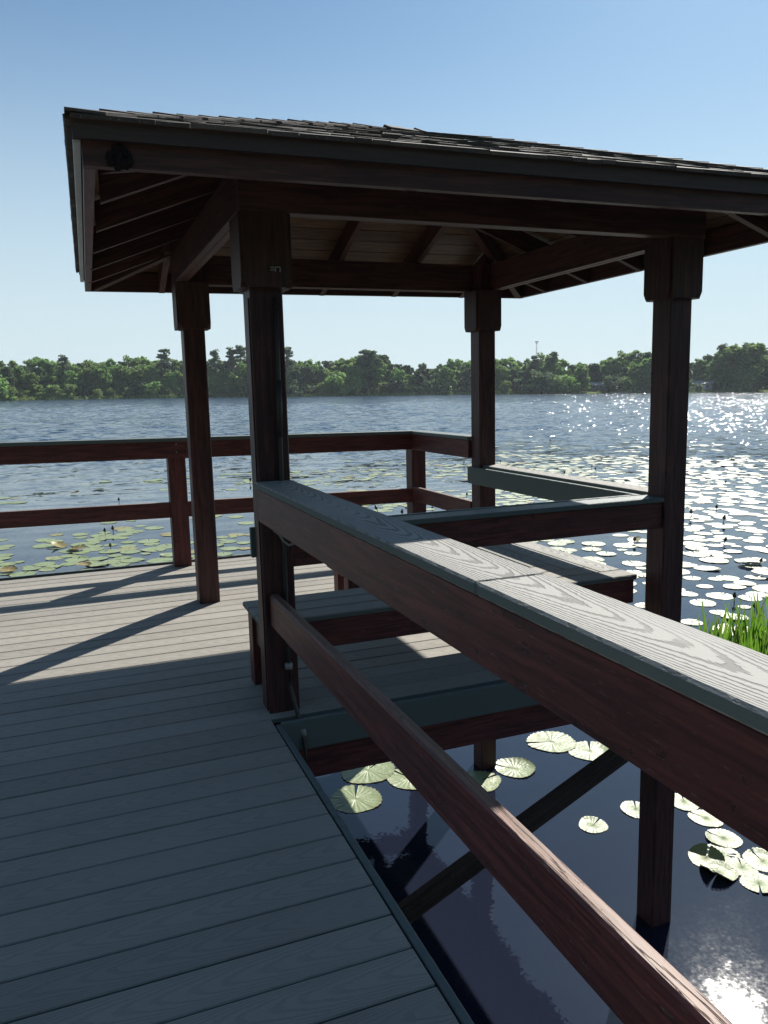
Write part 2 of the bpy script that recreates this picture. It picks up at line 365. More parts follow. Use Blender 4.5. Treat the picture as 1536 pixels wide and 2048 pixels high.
# ------------------------------------------------------------------ gazebo
POSTS = {'A': (.72, 3.32), 'C': (2.905, 3.32), 'B': (.716, 5.385), 'D': (2.905, 5.385)}
gz = empty('gazebo', (1.88, 4.42, DZ), 'square open gazebo with red brown posts and hipped shingle roof on the pier', 'gazebo')
plab = {'A': 'near left post with the pipe on its front', 'C': 'near right post standing in the water', 'B': 'far left post standing on the open deck', 'D': 'far right post beside the side railing'}
for key, (px, py) in POSTS.items():
    b = BM(); b.box((px, px+.14), (py, py+.14), (-4.7, .93), 'z', .005)
    if key == 'A':      # a split runs down its left face
        b.box((px-.006, px+.002), (py+.02, py+.055), (DZ+.01, .40), 'z', .001)
    po = b.build('post', POSTM, gz); po['label'] = plab[key]
    cx, cy = px+.07, py+.07
    Z0, Z1 = .44, .736
    def cleat(axis, sgn):
        b = BM(); hw = .096; t0, t1 = .0705, .108
        prof = [(-hw, Z1), (-hw, Z0+.035), (-hw+.018, Z0), (hw-.018, Z0), (hw, Z0+.035), (hw, Z1)]
        if axis == 'y': r0 = [(cx+u, cy+sgn*t0, z) for u, z in prof]; r1 = [(cx+u, cy+sgn*t1, z) for u, z in prof]
        else: r0 = [(cx+sgn*t0, cy+u, z) for u, z in prof]; r1 = [(cx+sgn*t1, cy+u, z) for u, z in prof]
        a = [b.b.verts.new(p) for p in r0]; c = [b.b.verts.new(p) for p in r1]; N = len(a); r = (random.random(), random.random())
        fs = [b.b.faces.new((a[i], a[(i+1) % N], c[(i+1) % N], c[i])) for i in range(N)] + [b.b.faces.new(a[::-1]), b.b.faces.new(c)]
        for f in fs:
            for l in f.loops:
                q = l.vert.co; l[b.uv].uv = (q.z+r[0]*30, (q.x-cx if axis == 'y' else q.y-cy)); l[b.rn].uv = r
        return b.build('cleat', ROOFWOOD, po)
    for ax in 'xy':
        for s_ in (-1, 1): cleat(ax, s_)
def beam(lab, boards):
    b = BM()
    for x, y, z, l in boards: b.box(x, y, z, l, .003)
    o = b.build('beam', ROOFWOOD, gz); o['label'] = lab
ZB = (.7375, .93)
beam('front double beam', [((.682, 3.083), (3.282, 3.3195), ZB, 'x'), ((.862, 2.903), (3.322, 3.362), (.739, .93), 'x')])
beam('far double beam', [((.682, 3.083), (5.526, 5.563), ZB, 'x'), ((.862, 2.903), (5.484, 5.523), (.739, .93), 'x')])
beam('left double beam', [((.682, .7195), (3.3215, 5.524), ZB, 'y'), ((.722, .762), (3.461, 5.384), (.739, .93), 'y')])
beam('right double beam', [((3.0465, 3.083), (3.3215, 5.524), ZB, 'y'), ((3.004, 3.0435), (3.461, 5.384), (.739, .93), 'y')])
# roof geometry
E = {'NL': Vector((.062, 2.79, 0)), 'NR': Vector((3.675, 2.80, 0)), 'FR': Vector((3.685, 6.05, 0)), 'FL': Vector((.115, 6.05, 0))}
RA, RB = Vector((1.80, 4.42, 1.490)), Vector((2.02, 4.42, 1.490))
ZE = .887
for v in E.values(): v.z = ZE + .0095*(v.x-.06)
slopes = [('NL', 'NR', RA, RB), ('NR', 'FR', RB, RB), ('FR', 'FL', RB, RA), ('FL', 'NL', RA, RA)]
def und(p, dz): return Vector((p.x, p.y, p.z+dz))
b = BM()
for a, c, d, e in slopes:
    A, B_, C_, D_ = E[a], E[c], e, d
    N = 12
    for i in range(N):
        t0, t1 = i/N, (i+1)/N - .004
        r = (random.random(), random.random())
        low = [A.lerp(D_, t0), B_.lerp(C_, t0), B_.lerp(C_, t1), A.lerp(D_, t1)]
        nrm = (low[1]-low[0]).cross(low[3]-low[0]).normalized() if (low[3]-low[0]).length > 0 else Vector((0,0,1))
        r0 = [q - nrm*.030 for q in low]; r1 = [q - nrm*.012 for q in low]
        va = [b.b.verts.new(p) for p in r0]; vb = [b.b.verts.new(p) for p in r1]
        fs = [b.b.faces.new(va[::-1]), b.b.faces.new(vb)] + [b.b.faces.new((va[j], va[(j+1) % 4], vb[(j+1) % 4], vb[j])) for j in range(4)]
        ex = (B_-A).normalized()
        ey = nrm.cross(ex)
        for f in fs:
            for l in f.loops: q = l.vert.co - A; l[b.uv].uv = (q.dot(ex)+r[0]*9, q.dot(ey)); l[b.rn].uv = r
roof = b.build('roof', SHEATH, gz); roof['label'] = 'hipped roof seen from under its front eave'
# shingles
b = BM()
for a, c, d, e in slopes:
    A, B_, C_, D_ = E[a], E[c], e, d
    ex = (B_-A).normalized(); mid = (A+B_)/2; up = ((C_+D_)/2 - mid); up -= ex*up.dot(ex); L = up.length; up.normalize(); nr = ex.cross(up).normalized()
    if nr.z < 0: nr = -nr
    rows = int(L/.115)
    for i in range(rows+1):
        s0 = i*L/(rows+.6); tt = s0/L
        P0, P1 = A.lerp(D_, tt), B_.lerp(C_, tt); T0, T1 = A.lerp(D_, min(1, tt+.12)), B_.lerp(C_, min(1, tt+.12))
        W = (P1-P0).length; x = 0
        while x < W-.01:
            wd = min(random.choice((.07, .11, .15, .2, .26)), W-x); r = (random.random()**1.5, random.random())
            th = random.uniform(.002, .0055) + (.002 if random.random() < .15 else 0); drop = (random.uniform(0, .012) if i else .02)
            sag = random.uniform(-.002, .004) if i else random.uniform(-.003, .0)
            f0, f1 = x/W, (x+wd-.003)/W
            l0, l1 = P0.lerp(P1, f0) - up*drop, P0.lerp(P1, f1) - up*drop
            u0, u1 = T0.lerp(T1, f0), T0.lerp(T1, f1)
            lo = [l0 - nr*.010 + nr*sag, l1 - nr*.010 + nr*sag, u1 - nr*.010, u0 - nr*.010]
            hi = [l0 + nr*(th+sag), l1 + nr*(th+sag*.3), u1 - nr*.002, u0 - nr*.002]
            va = [b.b.verts.new(p) for p in lo]; vb = [b.b.verts.new(p) for p in hi]
            fs = [b.b.faces.new(va[::-1]), b.b.faces.new(vb)] + [b.b.faces.new((va[j], va[(j+1) % 4], vb[(j+1) % 4], vb[j])) for j in range(4)]
            for f in fs:
                for l in f.loops: l[b.rn].uv = r; l[b.uv].uv = (l.vert.co.x, l.vert.co.y)
            x += wd
def caps(p, q, sA, sB):
    """folded cap pieces up a hip; sA, sB point down the two slopes"""
    d = (q-p).normalized(); L = (q-p).length; n = int(L/.13)
    for i in range(n+1):
        if L > .5 and i*L/(n+.3) > L-.32: break
        o = p + d*(i*L/(n+.3)) - d*(.02 if i == 0 else 0); o2 = o + d*min(.20, max(.03, (q-o).length)); r = (random.random()*.6, random.random())
        lift = .004 + random.uniform(0, .005); wv = random.uniform(.105, .13)
        ridge = [o + Vector((0, 0, .012+lift)), o2 + Vector((0, 0, .010))]
        for s_ in (sA, sB):
            e0, e1 = o + s_*wv + Vector((0, 0, .010+lift*.6)), o2 + s_*wv*.92 + Vector((0, 0, .009))
            lo = [ridge[0]-Vector((0, 0, .009)), ridge[1]-Vector((0, 0, .009)), e1-Vector((0, 0, .009)), e0-Vector((0, 0, .009))]; hi = [ridge[0], ridge[1], e1, e0]
            va = [b.b.verts.new(x_) for x_ in lo]; vb = [b.b.verts.new(x_) for x_ in hi]
            fs = [b.b.faces.new(va[::-1]), b.b.faces.new(vb)] + [b.b.faces.new((va[j], va[(j+1) % 4], vb[(j+1) % 4], vb[j])) for j in range(4)]
            for f in fs:
                for l in f.loops: l[b.rn].uv = r
gr_ = .39
def sdn(x, y): v = Vector((x, y, 0)).normalized(); return Vector((v.x, v.y, -gr_)).normalized()
caps(E['NL'], RA, sdn(1, -.0) * 1 if False else Vector((.94, 0, 0)) + Vector((0, 0, 0)), Vector((0, .94, 0)))
caps(E['NR'], RB, Vector((-.94, 0, 0)), Vector((0, .94, 0)))
caps(E['FL'], RA, Vector((.94, 0, 0)), Vector((0, -.94, 0)))
caps(E['FR'], RB, Vector((-.94, 0, 0)), Vector((0, -.94, 0)))
caps(RA, RB, sdn(0, -1), sdn(0, 1))
b.build('shingles', SHINGLE, roof)
# fascia: an inner board and an outer board on every side
def skewbox(P, Q, inn, t, z0, z1, name, mat, lab=None, par=None):
    """a board from P to Q (plan), thickness t towards inn"""
    b = BM(); d = (Q-P).normalized()
    e_ = lambda p: .006*(p.x-.1); f_ = lambda p: .0095*(p.x-.1)
    ring = lambda p: [Vector((p.x, p.y, z0+e_(p))), Vector((p.x+inn.x*t, p.y+inn.y*t, z0+e_(p))), Vector((p.x+inn.x*t, p.y+inn.y*t, z1+f_(p))), Vector((p.x, p.y, z1+f_(p)))]
    b.prism(ring(P), ring(Q)); o = b.build(name, mat, par or roof)
    if lab: o['label'] = lab
    return o
ins = {'NL': (1, 1), 'NR': (-1, 1), 'FR': (-1, -1), 'FL': (1, -1)}
def cor(k, d): return Vector((E[k].x + ins[k][0]*d, E[k].y + ins[k][1]*d, 0))
for (a, c, inn, lab) in (('NL', 'NR', Vector((0, 1, 0)), 'front'), ('FL', 'FR', Vector((0, -1, 0)), 'far')):
    P, Q = cor(a, .030), cor(c, .030)
    skewbox(P, Q, inn, .037, .742, .866, 'fascia', ROOFWOOD, lab + ' fascia board')
    P, Q = cor(a, .004), cor(c, .004)
    skewbox(P, Q, inn, .025, .818, .874, 'fascia_trim', TRIMD, lab + ' upper trim board')
for (a, c, inn, lab) in (('NL', 'FL', Vector((1, 0, 0)), 'left'), ('NR', 'FR', Vector((-1, 0, 0)), 'right')):
    P, Q = cor(a, .032), cor(c, .032); P.y += .037; Q.y -= .037
    skewbox(P, Q, inn, .037, .742, .868, 'fascia', WOOD if lab == 'left' else ROOFWOOD, lab + ' fascia board')
    P, Q = cor(a, .005), cor(c, .005); P.y += .026; Q.y -= .026
    skewbox(P, Q, inn, .022, .806, .874, 'fascia_trim', PALETRIM if lab == 'left' else TRIMD, 'pale upper trim board on the left eave' if lab == 'left' else 'right upper trim board')  # left trim is coloured paler than the other sides
# rafters
g = .39
def rafter(P, Q, wd=.04, h=.128, lab=None):
    """P at the fascia, Q inside; bottoms rise with the roof"""
    P, Q = Vector(P), Vector(Q); P.z += .006*(P.x-.1)+.005; Q.z += .005; d = (Q-P); d2 = Vector((d.x, d.y, 0)).normalized(); s_ = Vector((-d2.y, d2.x, 0))*(wd/2)
    up = Vector((0, 0, h)); b = BM()
    b.prism([P-s_, P+s_, P+s_+up, P-s_+up], [Q-s_, Q+s_, Q+s_+up, Q-s_+up])
    return b.build('rafter', ROOFWOOD, roof)
def zr(d): return .730 + g*d
yn, yf, xl, xr = 2.868, 5.985, .16, 3.60
for xx in (.66, 1.26, 1.86, 2.46, 3.06):
    dd = min(1.5, xx-xl+.02, xr-xx+.02)
    rafter((xx, yn, zr(0)), (xx, yn+dd, zr(dd))); rafter((xx, yf, zr(0)), (xx, yf-dd, zr(dd)))
for yy in (3.31, 3.86, 4.42, 5.0, 5.55):
    dd = min(1.6, yy-yn+.02, yf-yy+.02)
    rafter((xl, yy, zr(0)), (xl+dd, yy, zr(dd))); rafter((xr, yy, zr(0)), (xr-dd, yy, zr(dd)))
for k_, q in (('NL', RA), ('NR', RB), ('FR', RB), ('FL', RA)):
    p = cor(k_, .10); p.z = .735; qq = q.copy(); qq.z = 1.33
    rafter(p, qq, .05, .12)
# the dark lump on the fascia near the left corner
b = BM(); random.seed(3)
for i in range(26):
    a = random.random()*6.28; r = .034*math.sqrt(random.random()); c = Vector((.205+r*math.cos(a), 2.818, .772+r*.95*math.sin(a))); rr = random.uniform(.010, .016)
    bmesh.ops.create_uvsphere(b.b, u_segments=8, v_segments=6, radius=rr, matrix=Matrix.Translation(c) @ Matrix.Diagonal((1, 1, 1, 1)))
o = b.build('wasp_nest', NEST, p0=(.205, 2.83, .772)); tag(o, 'small dark lumpy round nest stuck on the fascia near the left corner of the roof', 'nest')

# ------------------------------------------------------------------ brace, conduit
br = BM()
ya, yb = 3.355, 3.395
br.prism([(2.93, ya, -1.86), (2.93, yb, -1.86), (2.93, yb, -1.985), (2.93, ya, -1.985)], [(.80, ya, -2.825), (.80, yb, -2.825), (.80, yb, -2.95), (.80, ya, -2.95)])
tag(br.build('diagonal_brace', PILE, p0=(1.9, 3.37, -2.4)), 'dark diagonal timber brace over the water below the gazebo floor', 'brace')
pp = empty('electric_conduit', (.82, 3.30, DZ), 'thin dark conduit pipe with pale couplings down the front of the near left gazebo post', 'pipe')
b = BM(); b.tube([(.825, 3.303, .40), (.822, 3.302, .1), (.815, 3.300, -.4), (.812, 3.300, -.86), (.809, 3.298, -1.15), (.812, 3.285, -1.30), (.832, 3.24, -1.43), (.842, 3.185, -1.52), (.842, 3.178, -1.75)], .010, 10); b.build('pipe', PIPE, pp)
b = BM(); b.tube([(.822, 3.3, .06), (.815, 3.299, -.18)], .0135, 10); b.build('sleeve', PIPE, pp)
for z0, z1, x_, y_ in ((-1.185, -1.213, .809, 3.297), (-1.463, -1.497, .838, 3.21)):
    b = BM(); b.tube([(x_, y_, z0), (x_+.001, y_-.003, z1)], .0175, 12); b.build('coupling', PALE, pp)
b = BM(); b.box((.800, .816), (3.268, 3.281), (.515, .519), 'x', 0); b.box((.800, .816), (3.268, 3.281), (.505, .509), 'x', 0)
b.tube([(.822, 3.279, .500), (.822, 3.272, .517), (.826, 3.270, .519), (.838, 3.270, .519), (.842, 3.272, .515), (.842, 3.279, .500)], .003, 6); b.build('clip', PALE, pp)
b = BM(); b.tube([(.775, 3.316, -.585), (.795, 3.300, -.602), (.812, 3.295, -.635), (.832, 3.292, -.652), (.852, 3.293, -.648), (.872, 3.300, -.625), (.885, 3.312, -.60)], .0062, 8)
tag(b.build('cable_loop', PALE, p0=(.83, 3.3, -.64)), 'short pale loop of cable hanging below the handrail at the near left gazebo post', 'cable')

# ------------------------------------------------------------------ railings
r1 = empty('railing', (.78, 1.0, DZ), 'near handrail with a pale grained cap running out at the right', 'railing', 'railings of the pier')
for ya, yb in ((-4.0, 1.317), (1.3205, 3.316)):
    b = BM(); b.box((.700, .862), (ya, yb), (-.396, -.368), 'y', .005, rnd=(.62, .33) if ya < 0 else (.35, .81)); b.build('cap_board', CAP, r1)
for ya, yb in ((-4.0, 3.3165),):
    b = BM(); b.box((.709, .747), (ya, yb), (-.540, -.3975), 'y', .004); b.build('top_rail', WOOD, r1)
    b = BM(); b.box((.742, .782), (ya, yb), (-1.012, -.866), 'y', .006); b.build('lower_rail', WOOD, r1)
for yy in (-.55, -3.4):
    b = BM(); b.box((.75, .86), (yy, yy+.14), (-1.9, -.3975), 'z', .004); b.build('post', WOOD, r1)

r2 = empty('railing', (.8, 6.7, DZ), 'long far railing along the lake end of the deck', 'railing', 'railings of the pier')
sl = lambda x, z: z - .0135*(x+.55)
def lbar(b, x0, x1, y, z0, z1):
    b.prism([(x0, y[0], sl(x0, z0)), (x0, y[1], sl(x0, z0)), (x0, y[1], sl(x0, z1)), (x0, y[0], sl(x0, z1))], [(x1, y[0], sl(x1, z0)), (x1, y[1], sl(x1, z0)), (x1, y[1], sl(x1, z1)), (x1, y[0], sl(x1, z1))])
b = BM(); lbar(b, -3.0, 3.035, (6.63, 6.80), -.341, -.314); b.build('cap_board', EDGE, r2)
b = BM(); lbar(b, -3.0, 2.93, (6.642, 6.679), -.482, -.342); b.build('top_rail', WOOD, r2)
for xa, xb in ((-3.0, -1.44), (-1.30, .699), (.843, 2.892)):
    b = BM(); lbar(b, xa, xb, (6.70, 6.74), -.981, -.852); b.build('lower_rail', WOOD, r2)
for xx in (-3.05, -1.44, .70, 2.893):
    b = BM(); b.box((xx, xx+.142), (6.681, 6.822), (-4.7 if xx > 2 else DZ, sl(xx, -.345)), 'z', .005); b.build('post', WOOD, r2)
for zz in (-.385, -.450):
    b = BM(); b.tube([(.768, 6.6435, zz), (.768, 6.639, zz)], .006, 8); b.build('screw', PALE, r2)
r3 = empty('railing', (2.93, 6.1, DZ), 'short side railing between the far corner post and the far right gazebo post', 'railing', 'railings of the pier')
b = BM(); b.box((2.872, 3.03), (5.527, 6.628), (-.389, -.362), 'y', .004); b.build('cap_board', EDGE, r3)
b = BM(); b.box((2.880, 2.918), (5.527, 6.68), (-.533, -.391), 'y', .004); b.build('top_rail', WOOD, r3)
b = BM(); b.box((2.897, 2.937), (5.527, 6.679), (-1.012, -.880), 'y', .004); b.build('lower_rail', WOOD, r3)

# ------------------------------------------------------------------ benches
SZ = -1.04
xb0, xb1 = [2.435, 2.578, 2.721], [2.574, 2.717, 2.862]
yb0, yb1 = [3.472, 3.614, 3.756], [3.610, 3.752, 3.896]
bn = empty('bench', (1.6, 3.68, DZ), 'front bench of dark grey planks just behind the near handrail', 'bench', 'benches of the gazebo')
b = BM()
for i in range(3): b.box((.73, xb1[2-i]+.001), (yb0[i], yb1[i]), (SZ-.025, SZ), 'x', .005)
b.build('seat', DECK, bn)
b = BM(); b.box((.76, 2.85), (3.485, 3.523), (SZ-.165, SZ-.026), 'x', .003); b.box((.76, 2.42), (3.84, 3.878), (SZ-.165, SZ-.026), 'x', .003); b.box((.752, .79), (3.525, 3.838), (SZ-.165, SZ-.026), 'y', .003); b.build('apron', WOOD, bn)
for xx, yy in ((.756, 3.53), (.735, 3.70)):
    b = BM(); b.box((xx, xx+.09), (yy, yy+.09), (DZ, SZ-.027), 'z', .003); b.build('leg', WOOD, bn)
b = BM(); b.box((.702, 2.86), (3.4625, 3.487), (-.728, -.590), 'x', .003); b.build('backrest', EDGE, bn)
b = BM(); b.box((.862, 2.9035), (3.318, 3.4605), (-.618, -.593), 'x', .004); b.build('back_cap', EDGE, bn)
b = BM(); b.box((.862, 2.9035), (3.335, 3.373), (-.76, -.619), 'x', .003); b.build('back_rail', WOOD, bn)
bn = empty('bench', (2.65, 4.5, DZ), 'right bench with a plank seat partly in sunlight at the water side of the gazebo', 'bench', 'benches of the gazebo')
b = BM()
for i in range(3): b.box((xb0[i], xb1[i]), (yb1[2-i]+.004, 5.32), (SZ-.025, SZ), 'y', .005)
b.build('seat', CAP, bn)
b = BM(); b.box((2.45, 2.488), (3.9, 5.3), (SZ-.165, SZ-.026), 'y', .003); b.box((2.815, 2.853), (3.526, 5.3), (SZ-.165, SZ-.026), 'y', .003); b.build('apron', WOOD, bn)
for yy in (3.92, 4.6, 5.2):
    for xx in (2.492, 2.72):
        b = BM(); b.box((xx, xx+.09), (yy, yy+.09), (DZ, SZ-.027), 'z', .003); b.build('leg', WOOD, bn)
b = BM(); b.box((2.866, 2.891), (3.49, 5.52), (-.728, -.596), 'y', .003); b.build('backrest', EDGE, bn)
b = BM(); b.box((2.925, 3.068), (3.463, 5.382), (-.606, -.582), 'y', .004); b.build('back_cap', CAP, bn)
b = BM(); b.box((2.93, 2.968), (3.463, 5.382), (-.745, -.607), 'y', .003); b.build('back_rail', WOOD, bn)
bn = empty('bench', (2.0, 5.2, DZ), 'far bench of the gazebo, only its dark end and leg showing below the near handrail', 'bench', 'benches of the gazebo')
b = BM()
for i in range(3): b.box((1.60, 2.430), (4.90+i*.1425, 5.038+i*.1425), (SZ-.025, SZ), 'x', .005)
b.build('seat', DECK, bn)
b = BM(); b.box((1.61, 1.648), (4.92, 5.29), (SZ-.19, SZ-.026), 'y', .003); b.box((1.65, 2.42), (4.92, 4.958), (SZ-.165, SZ-.026), 'x', .003); b.build('apron', WOOD, bn)
for xx, yy in ((1.66, 5.19), (1.66, 4.965), (2.3, 4.965)):
    b = BM(); b.box((xx, xx+.10), (yy, yy+.10), (DZ, SZ-.027), 'z', .003); b.build('leg', WOOD, bn)

# ------------------------------------------------------------------ ground and lake
def pix(x, y, z=None, r=None):
    """where the ray through a photograph pixel meets height z or distance r; used to survey positions"""
    v = (cr*(x-768) - cu*(y-1024) + cf*1570)
    if z is not None: s_ = (z-EYE)/v.z
    else: s_ = r/math.hypot(v.x, v.y)
    return Vector((v.x*s_, v.y*s_, EYE+v.z*s_))
def shore(a):
    """distance of the waterline at bearing a (radians from +Y towards +X)"""
    d = abs((a - R(21) + math.pi) % (2*math.pi) - math.pi)
    base = 318 + 34*((math.degrees(a)+5)/53 if -20 < math.degrees(a) < 70 else .5)
    k = min(1, max(0, (d-R(62))/R(60))); k = k*k*(3-2*k)
    wob = 4*math.sin(a*17) + 2.5*math.sin(a*41+1)
    return (base + wob)*(1-k) + 26*k
bm = bmesh.new(); rings = []
NA = 360
offs = [-1e9, -60, -8, -1.5, .5, 3, 10, 30, 80, 200, 600, 2500, 7000]
hs = [-1.9, -1.9, -1.0, -.25, .12, .35, .75, 1.2, 1.8, 2.5, 4, 6, 8]
for o_, h_ in zip(offs, hs):
    ring = []
    for i in range(NA):
        a = 2*math.pi*i/NA; s_ = shore(a); r = max(s_*.4 if o_ < -100 else s_+max(o_, -s_*.5), 2)
        ring.append(bm.verts.new((math.sin(a)*r, math.cos(a)*r, h_ + (noise.noise(Vector((math.sin(a)*r*.02, math.cos(a)*r*.02, 0)))*.25 if o_ > 2 else 0))))
    rings.append(ring)
c0 = bm.verts.new((0, 0, -1.9))
for i in range(NA): bm.faces.new((c0, rings[0][(i+1) % NA], rings[0][i]))
for a_, b_ in zip(rings, rings[1:]):
    for i in range(NA): f = bm.faces.new((a_[i], a_[(i+1) % NA], b_[(i+1) % NA], b_[i])); f.smooth = True
bmesh.ops.recalc_face_normals(bm, faces=list(bm.faces))
me = bpy.data.meshes.new('ground'); bm.to_mesh(me); bm.free(); me.materials.append(GROUND)
tag(link(bpy.data.objects.new('ground', me)), 'lake bed and low grassy banks around the lake', kind='structure')
import numpy as np
# the lake surface: flat in the shelter of the pads, real wind waves farther out
azs = np.concatenate([np.arange(-14, 62, .125), np.arange(62, 346, 3.2)]); azr = np.radians(azs)
rat = 1.0048; rads = [0, 2.5, 5, 7.5, 10, 12, 14]
while rads[-1] < 372: rads.append(rads[-1]*rat)
rads = np.array(rads); NR, NZ = len(rads), len(azs)
shr = np.array([shore(a)+2.5 for a in azr])
RR = np.minimum(rads[:, None], shr[None, :]); AA = np.broadcast_to(azr[None, :], RR.shape)
X, Y = np.sin(AA)*RR, np.cos(AA)*RR; DRr = np.maximum(RR*(rat-1), .02)
deg = np.degrees(AA)
def sst(a, b, v): q = np.clip((v-a)/(b-a), 0, 1); return q*q*(3-2*q)
k1 = sst(8, 30, deg); on = (1-k1)*sst(22, 42, RR) + k1*sst(33, 62, RR)
win = sst(-14, -9, deg)*(1-sst(56, 62, deg))
rg = np.random.RandomState(11); Zw = np.zeros_like(X)
def train(lam, steep, spread):
    th = math.radians(21) + rg.normal(0, spread); k_ = 2*math.pi/lam; ph = rg.uniform(0, 6.28)
    att = np.clip((lam/(DRr*2.6)-.6)/.8, 0, 1)
    env = .6+.4*np.sin(X*rg.uniform(-.5, .5)/lam*2 + Y*rg.uniform(-.5, .5)/lam*2 + rg.uniform(0, 6.28))
    return att*env*(steep/k_)*np.sin(k_*(X*math.sin(th)+Y*math.cos(th)) + ph + .8*np.sin(X*.31/lam+ph*3) )
for i_ in range(84):
    lam = math.exp(rg.uniform(math.log(.30), math.log(3.2))); Zw += train(lam, .036, .85)
gustw = .85+.30*np.sin(X*.031+Y*.047+1)*np.sin(X*-.023+Y*.019)
Zw *= on*win*gustw
Zw[RR >= shr[None, :]-.5] *= 0
V = np.stack([X, Y, Zw], -1).reshape(-1, 3)
idx = np.arange(NR*NZ).reshape(NR, NZ)
a0 = idx[:-1]; a1 = idx[1:]; nx = lambda q: np.roll(q, -1, axis=1)
F = np.stack([a0, nx(a0), nx(a1), a1], -1)[1:].reshape(-1, 4)
me = bpy.data.meshes.new('lake_water')
tri = np.stack([idx[0], nx(idx[1][None])[0], idx[1]], -1)
faces = [tuple(int(v) for v in f) for f in tri] + [tuple(f) for f in F.tolist()]
me.from_pydata(V.tolist(), [], faces); me.update()
if me.polygons[len(me.polygons)//2].normal.z < 0: me.flip_normals()
me.polygons.foreach_set('use_smooth', [True]*len(me.polygons)); me.materials.append(WATER)
tag(link(bpy.data.objects.new('lake_water', me)), 'blue lake, calm near the pier and rippled farther out', kind='structure')

# ------------------------------------------------------------------ lily pads
random.seed(21)
def pad_mesh(seed, name='pad', curl=0.0, raised=.02, hi=True, fold=0.0):
    rs = random.Random(seed); bm = bmesh.new(); uv = bm.loops.layers.uv.new('UVMap'); bm.loops.layers.uv.new('rnd')
    N = 56 if hi else 14; K = (0, .25, .5, .75, .92, 1.0) if hi else (0, .8, 1.0)
    notch = .16; ph = [rs.random()*6.28 for _ in range(6)]
    rings = []; cen = bm.verts.new((0, 0, .012))
    for k in K[1:]:
        ring = []
        for i in range(N+1):
            a = notch/2 + (2*math.pi-notch)*i/N
            rad = k*(1 + .03*math.sin(3*a+ph[0]) + .02*math.sin(5*a+ph[1]))
            if k == 1.0 and hi: rad *= 1 + (.028 if i % 2 else -.012)
            z = .004 + .010*k*math.sin(2*a+ph[2]) + .012*k*(math.sin(9*a+ph[3]))*.35
            if hi: z += .006*k*(1 if i % 4 < 2 else -1)*.5
            if k > .9: z += raised*max(0, math.sin(a*1.0+ph[4]))**2 + (.012 if k == 1.0 and i % 2 and hi else 0)
            x_, y_ = math.cos(a)*rad, math.sin(a)*rad
            if fold:
                q = max(0, x_-.15); z += fold*q*1.3; x_ -= q*.75*min(1, fold)
            z += curl*(rad**3)*(.5+.5*math.sin(a+ph[5]))
            ring.append(bm.verts.new((x_, y_, z)))
        rings.append(ring)
    fs = [bm.faces.new((cen, rings[0][i], rings[0][i+1])) for i in range(N)]
    for p, q in zip(rings, rings[1:]): fs += [bm.faces.new((p[i], q[i], q[i+1], p[i+1])) for i in range(N)]
    for f in fs:
        f.smooth = True
        for l in f.loops: l[uv].uv = (l.vert.co.x, l.vert.co.y)
    if sum(f.normal.z if (f.normal_update() or 1) else 0 for f in fs) < 0: bmesh.ops.reverse_faces(bm, faces=fs)
    me = bpy.data.meshes.new(name); bm.to_mesh(me); bm.free(); me.materials.append(PAD); return me
PM = [pad_mesh(i) for i in range(9)] + [pad_mesh(60, raised=.09), pad_mesh(61, raised=.12)]
LOW = [pad_mesh(30+i, hi=False) for i in range(5)]
def place_pad(x, y, rad, label, group, me=None, rz=None, tilt=(0, 0), z=.004, name='lily_pad', cat='lily pad', mat=None):
    o = bpy.data.objects.new(name, me or random.choice(PM)); link(o)
    o.location = (x, y, z); o.rotation_euler = (tilt[0], tilt[1], random.random()*6.28 if rz is None else rz); o.scale = (rad, rad*random.uniform(.9, 1.0), rad*.9)
    tag(o, label, cat, group); return o
def wp(px, py): v = pix(px, py, z=.005); return v.x, v.y
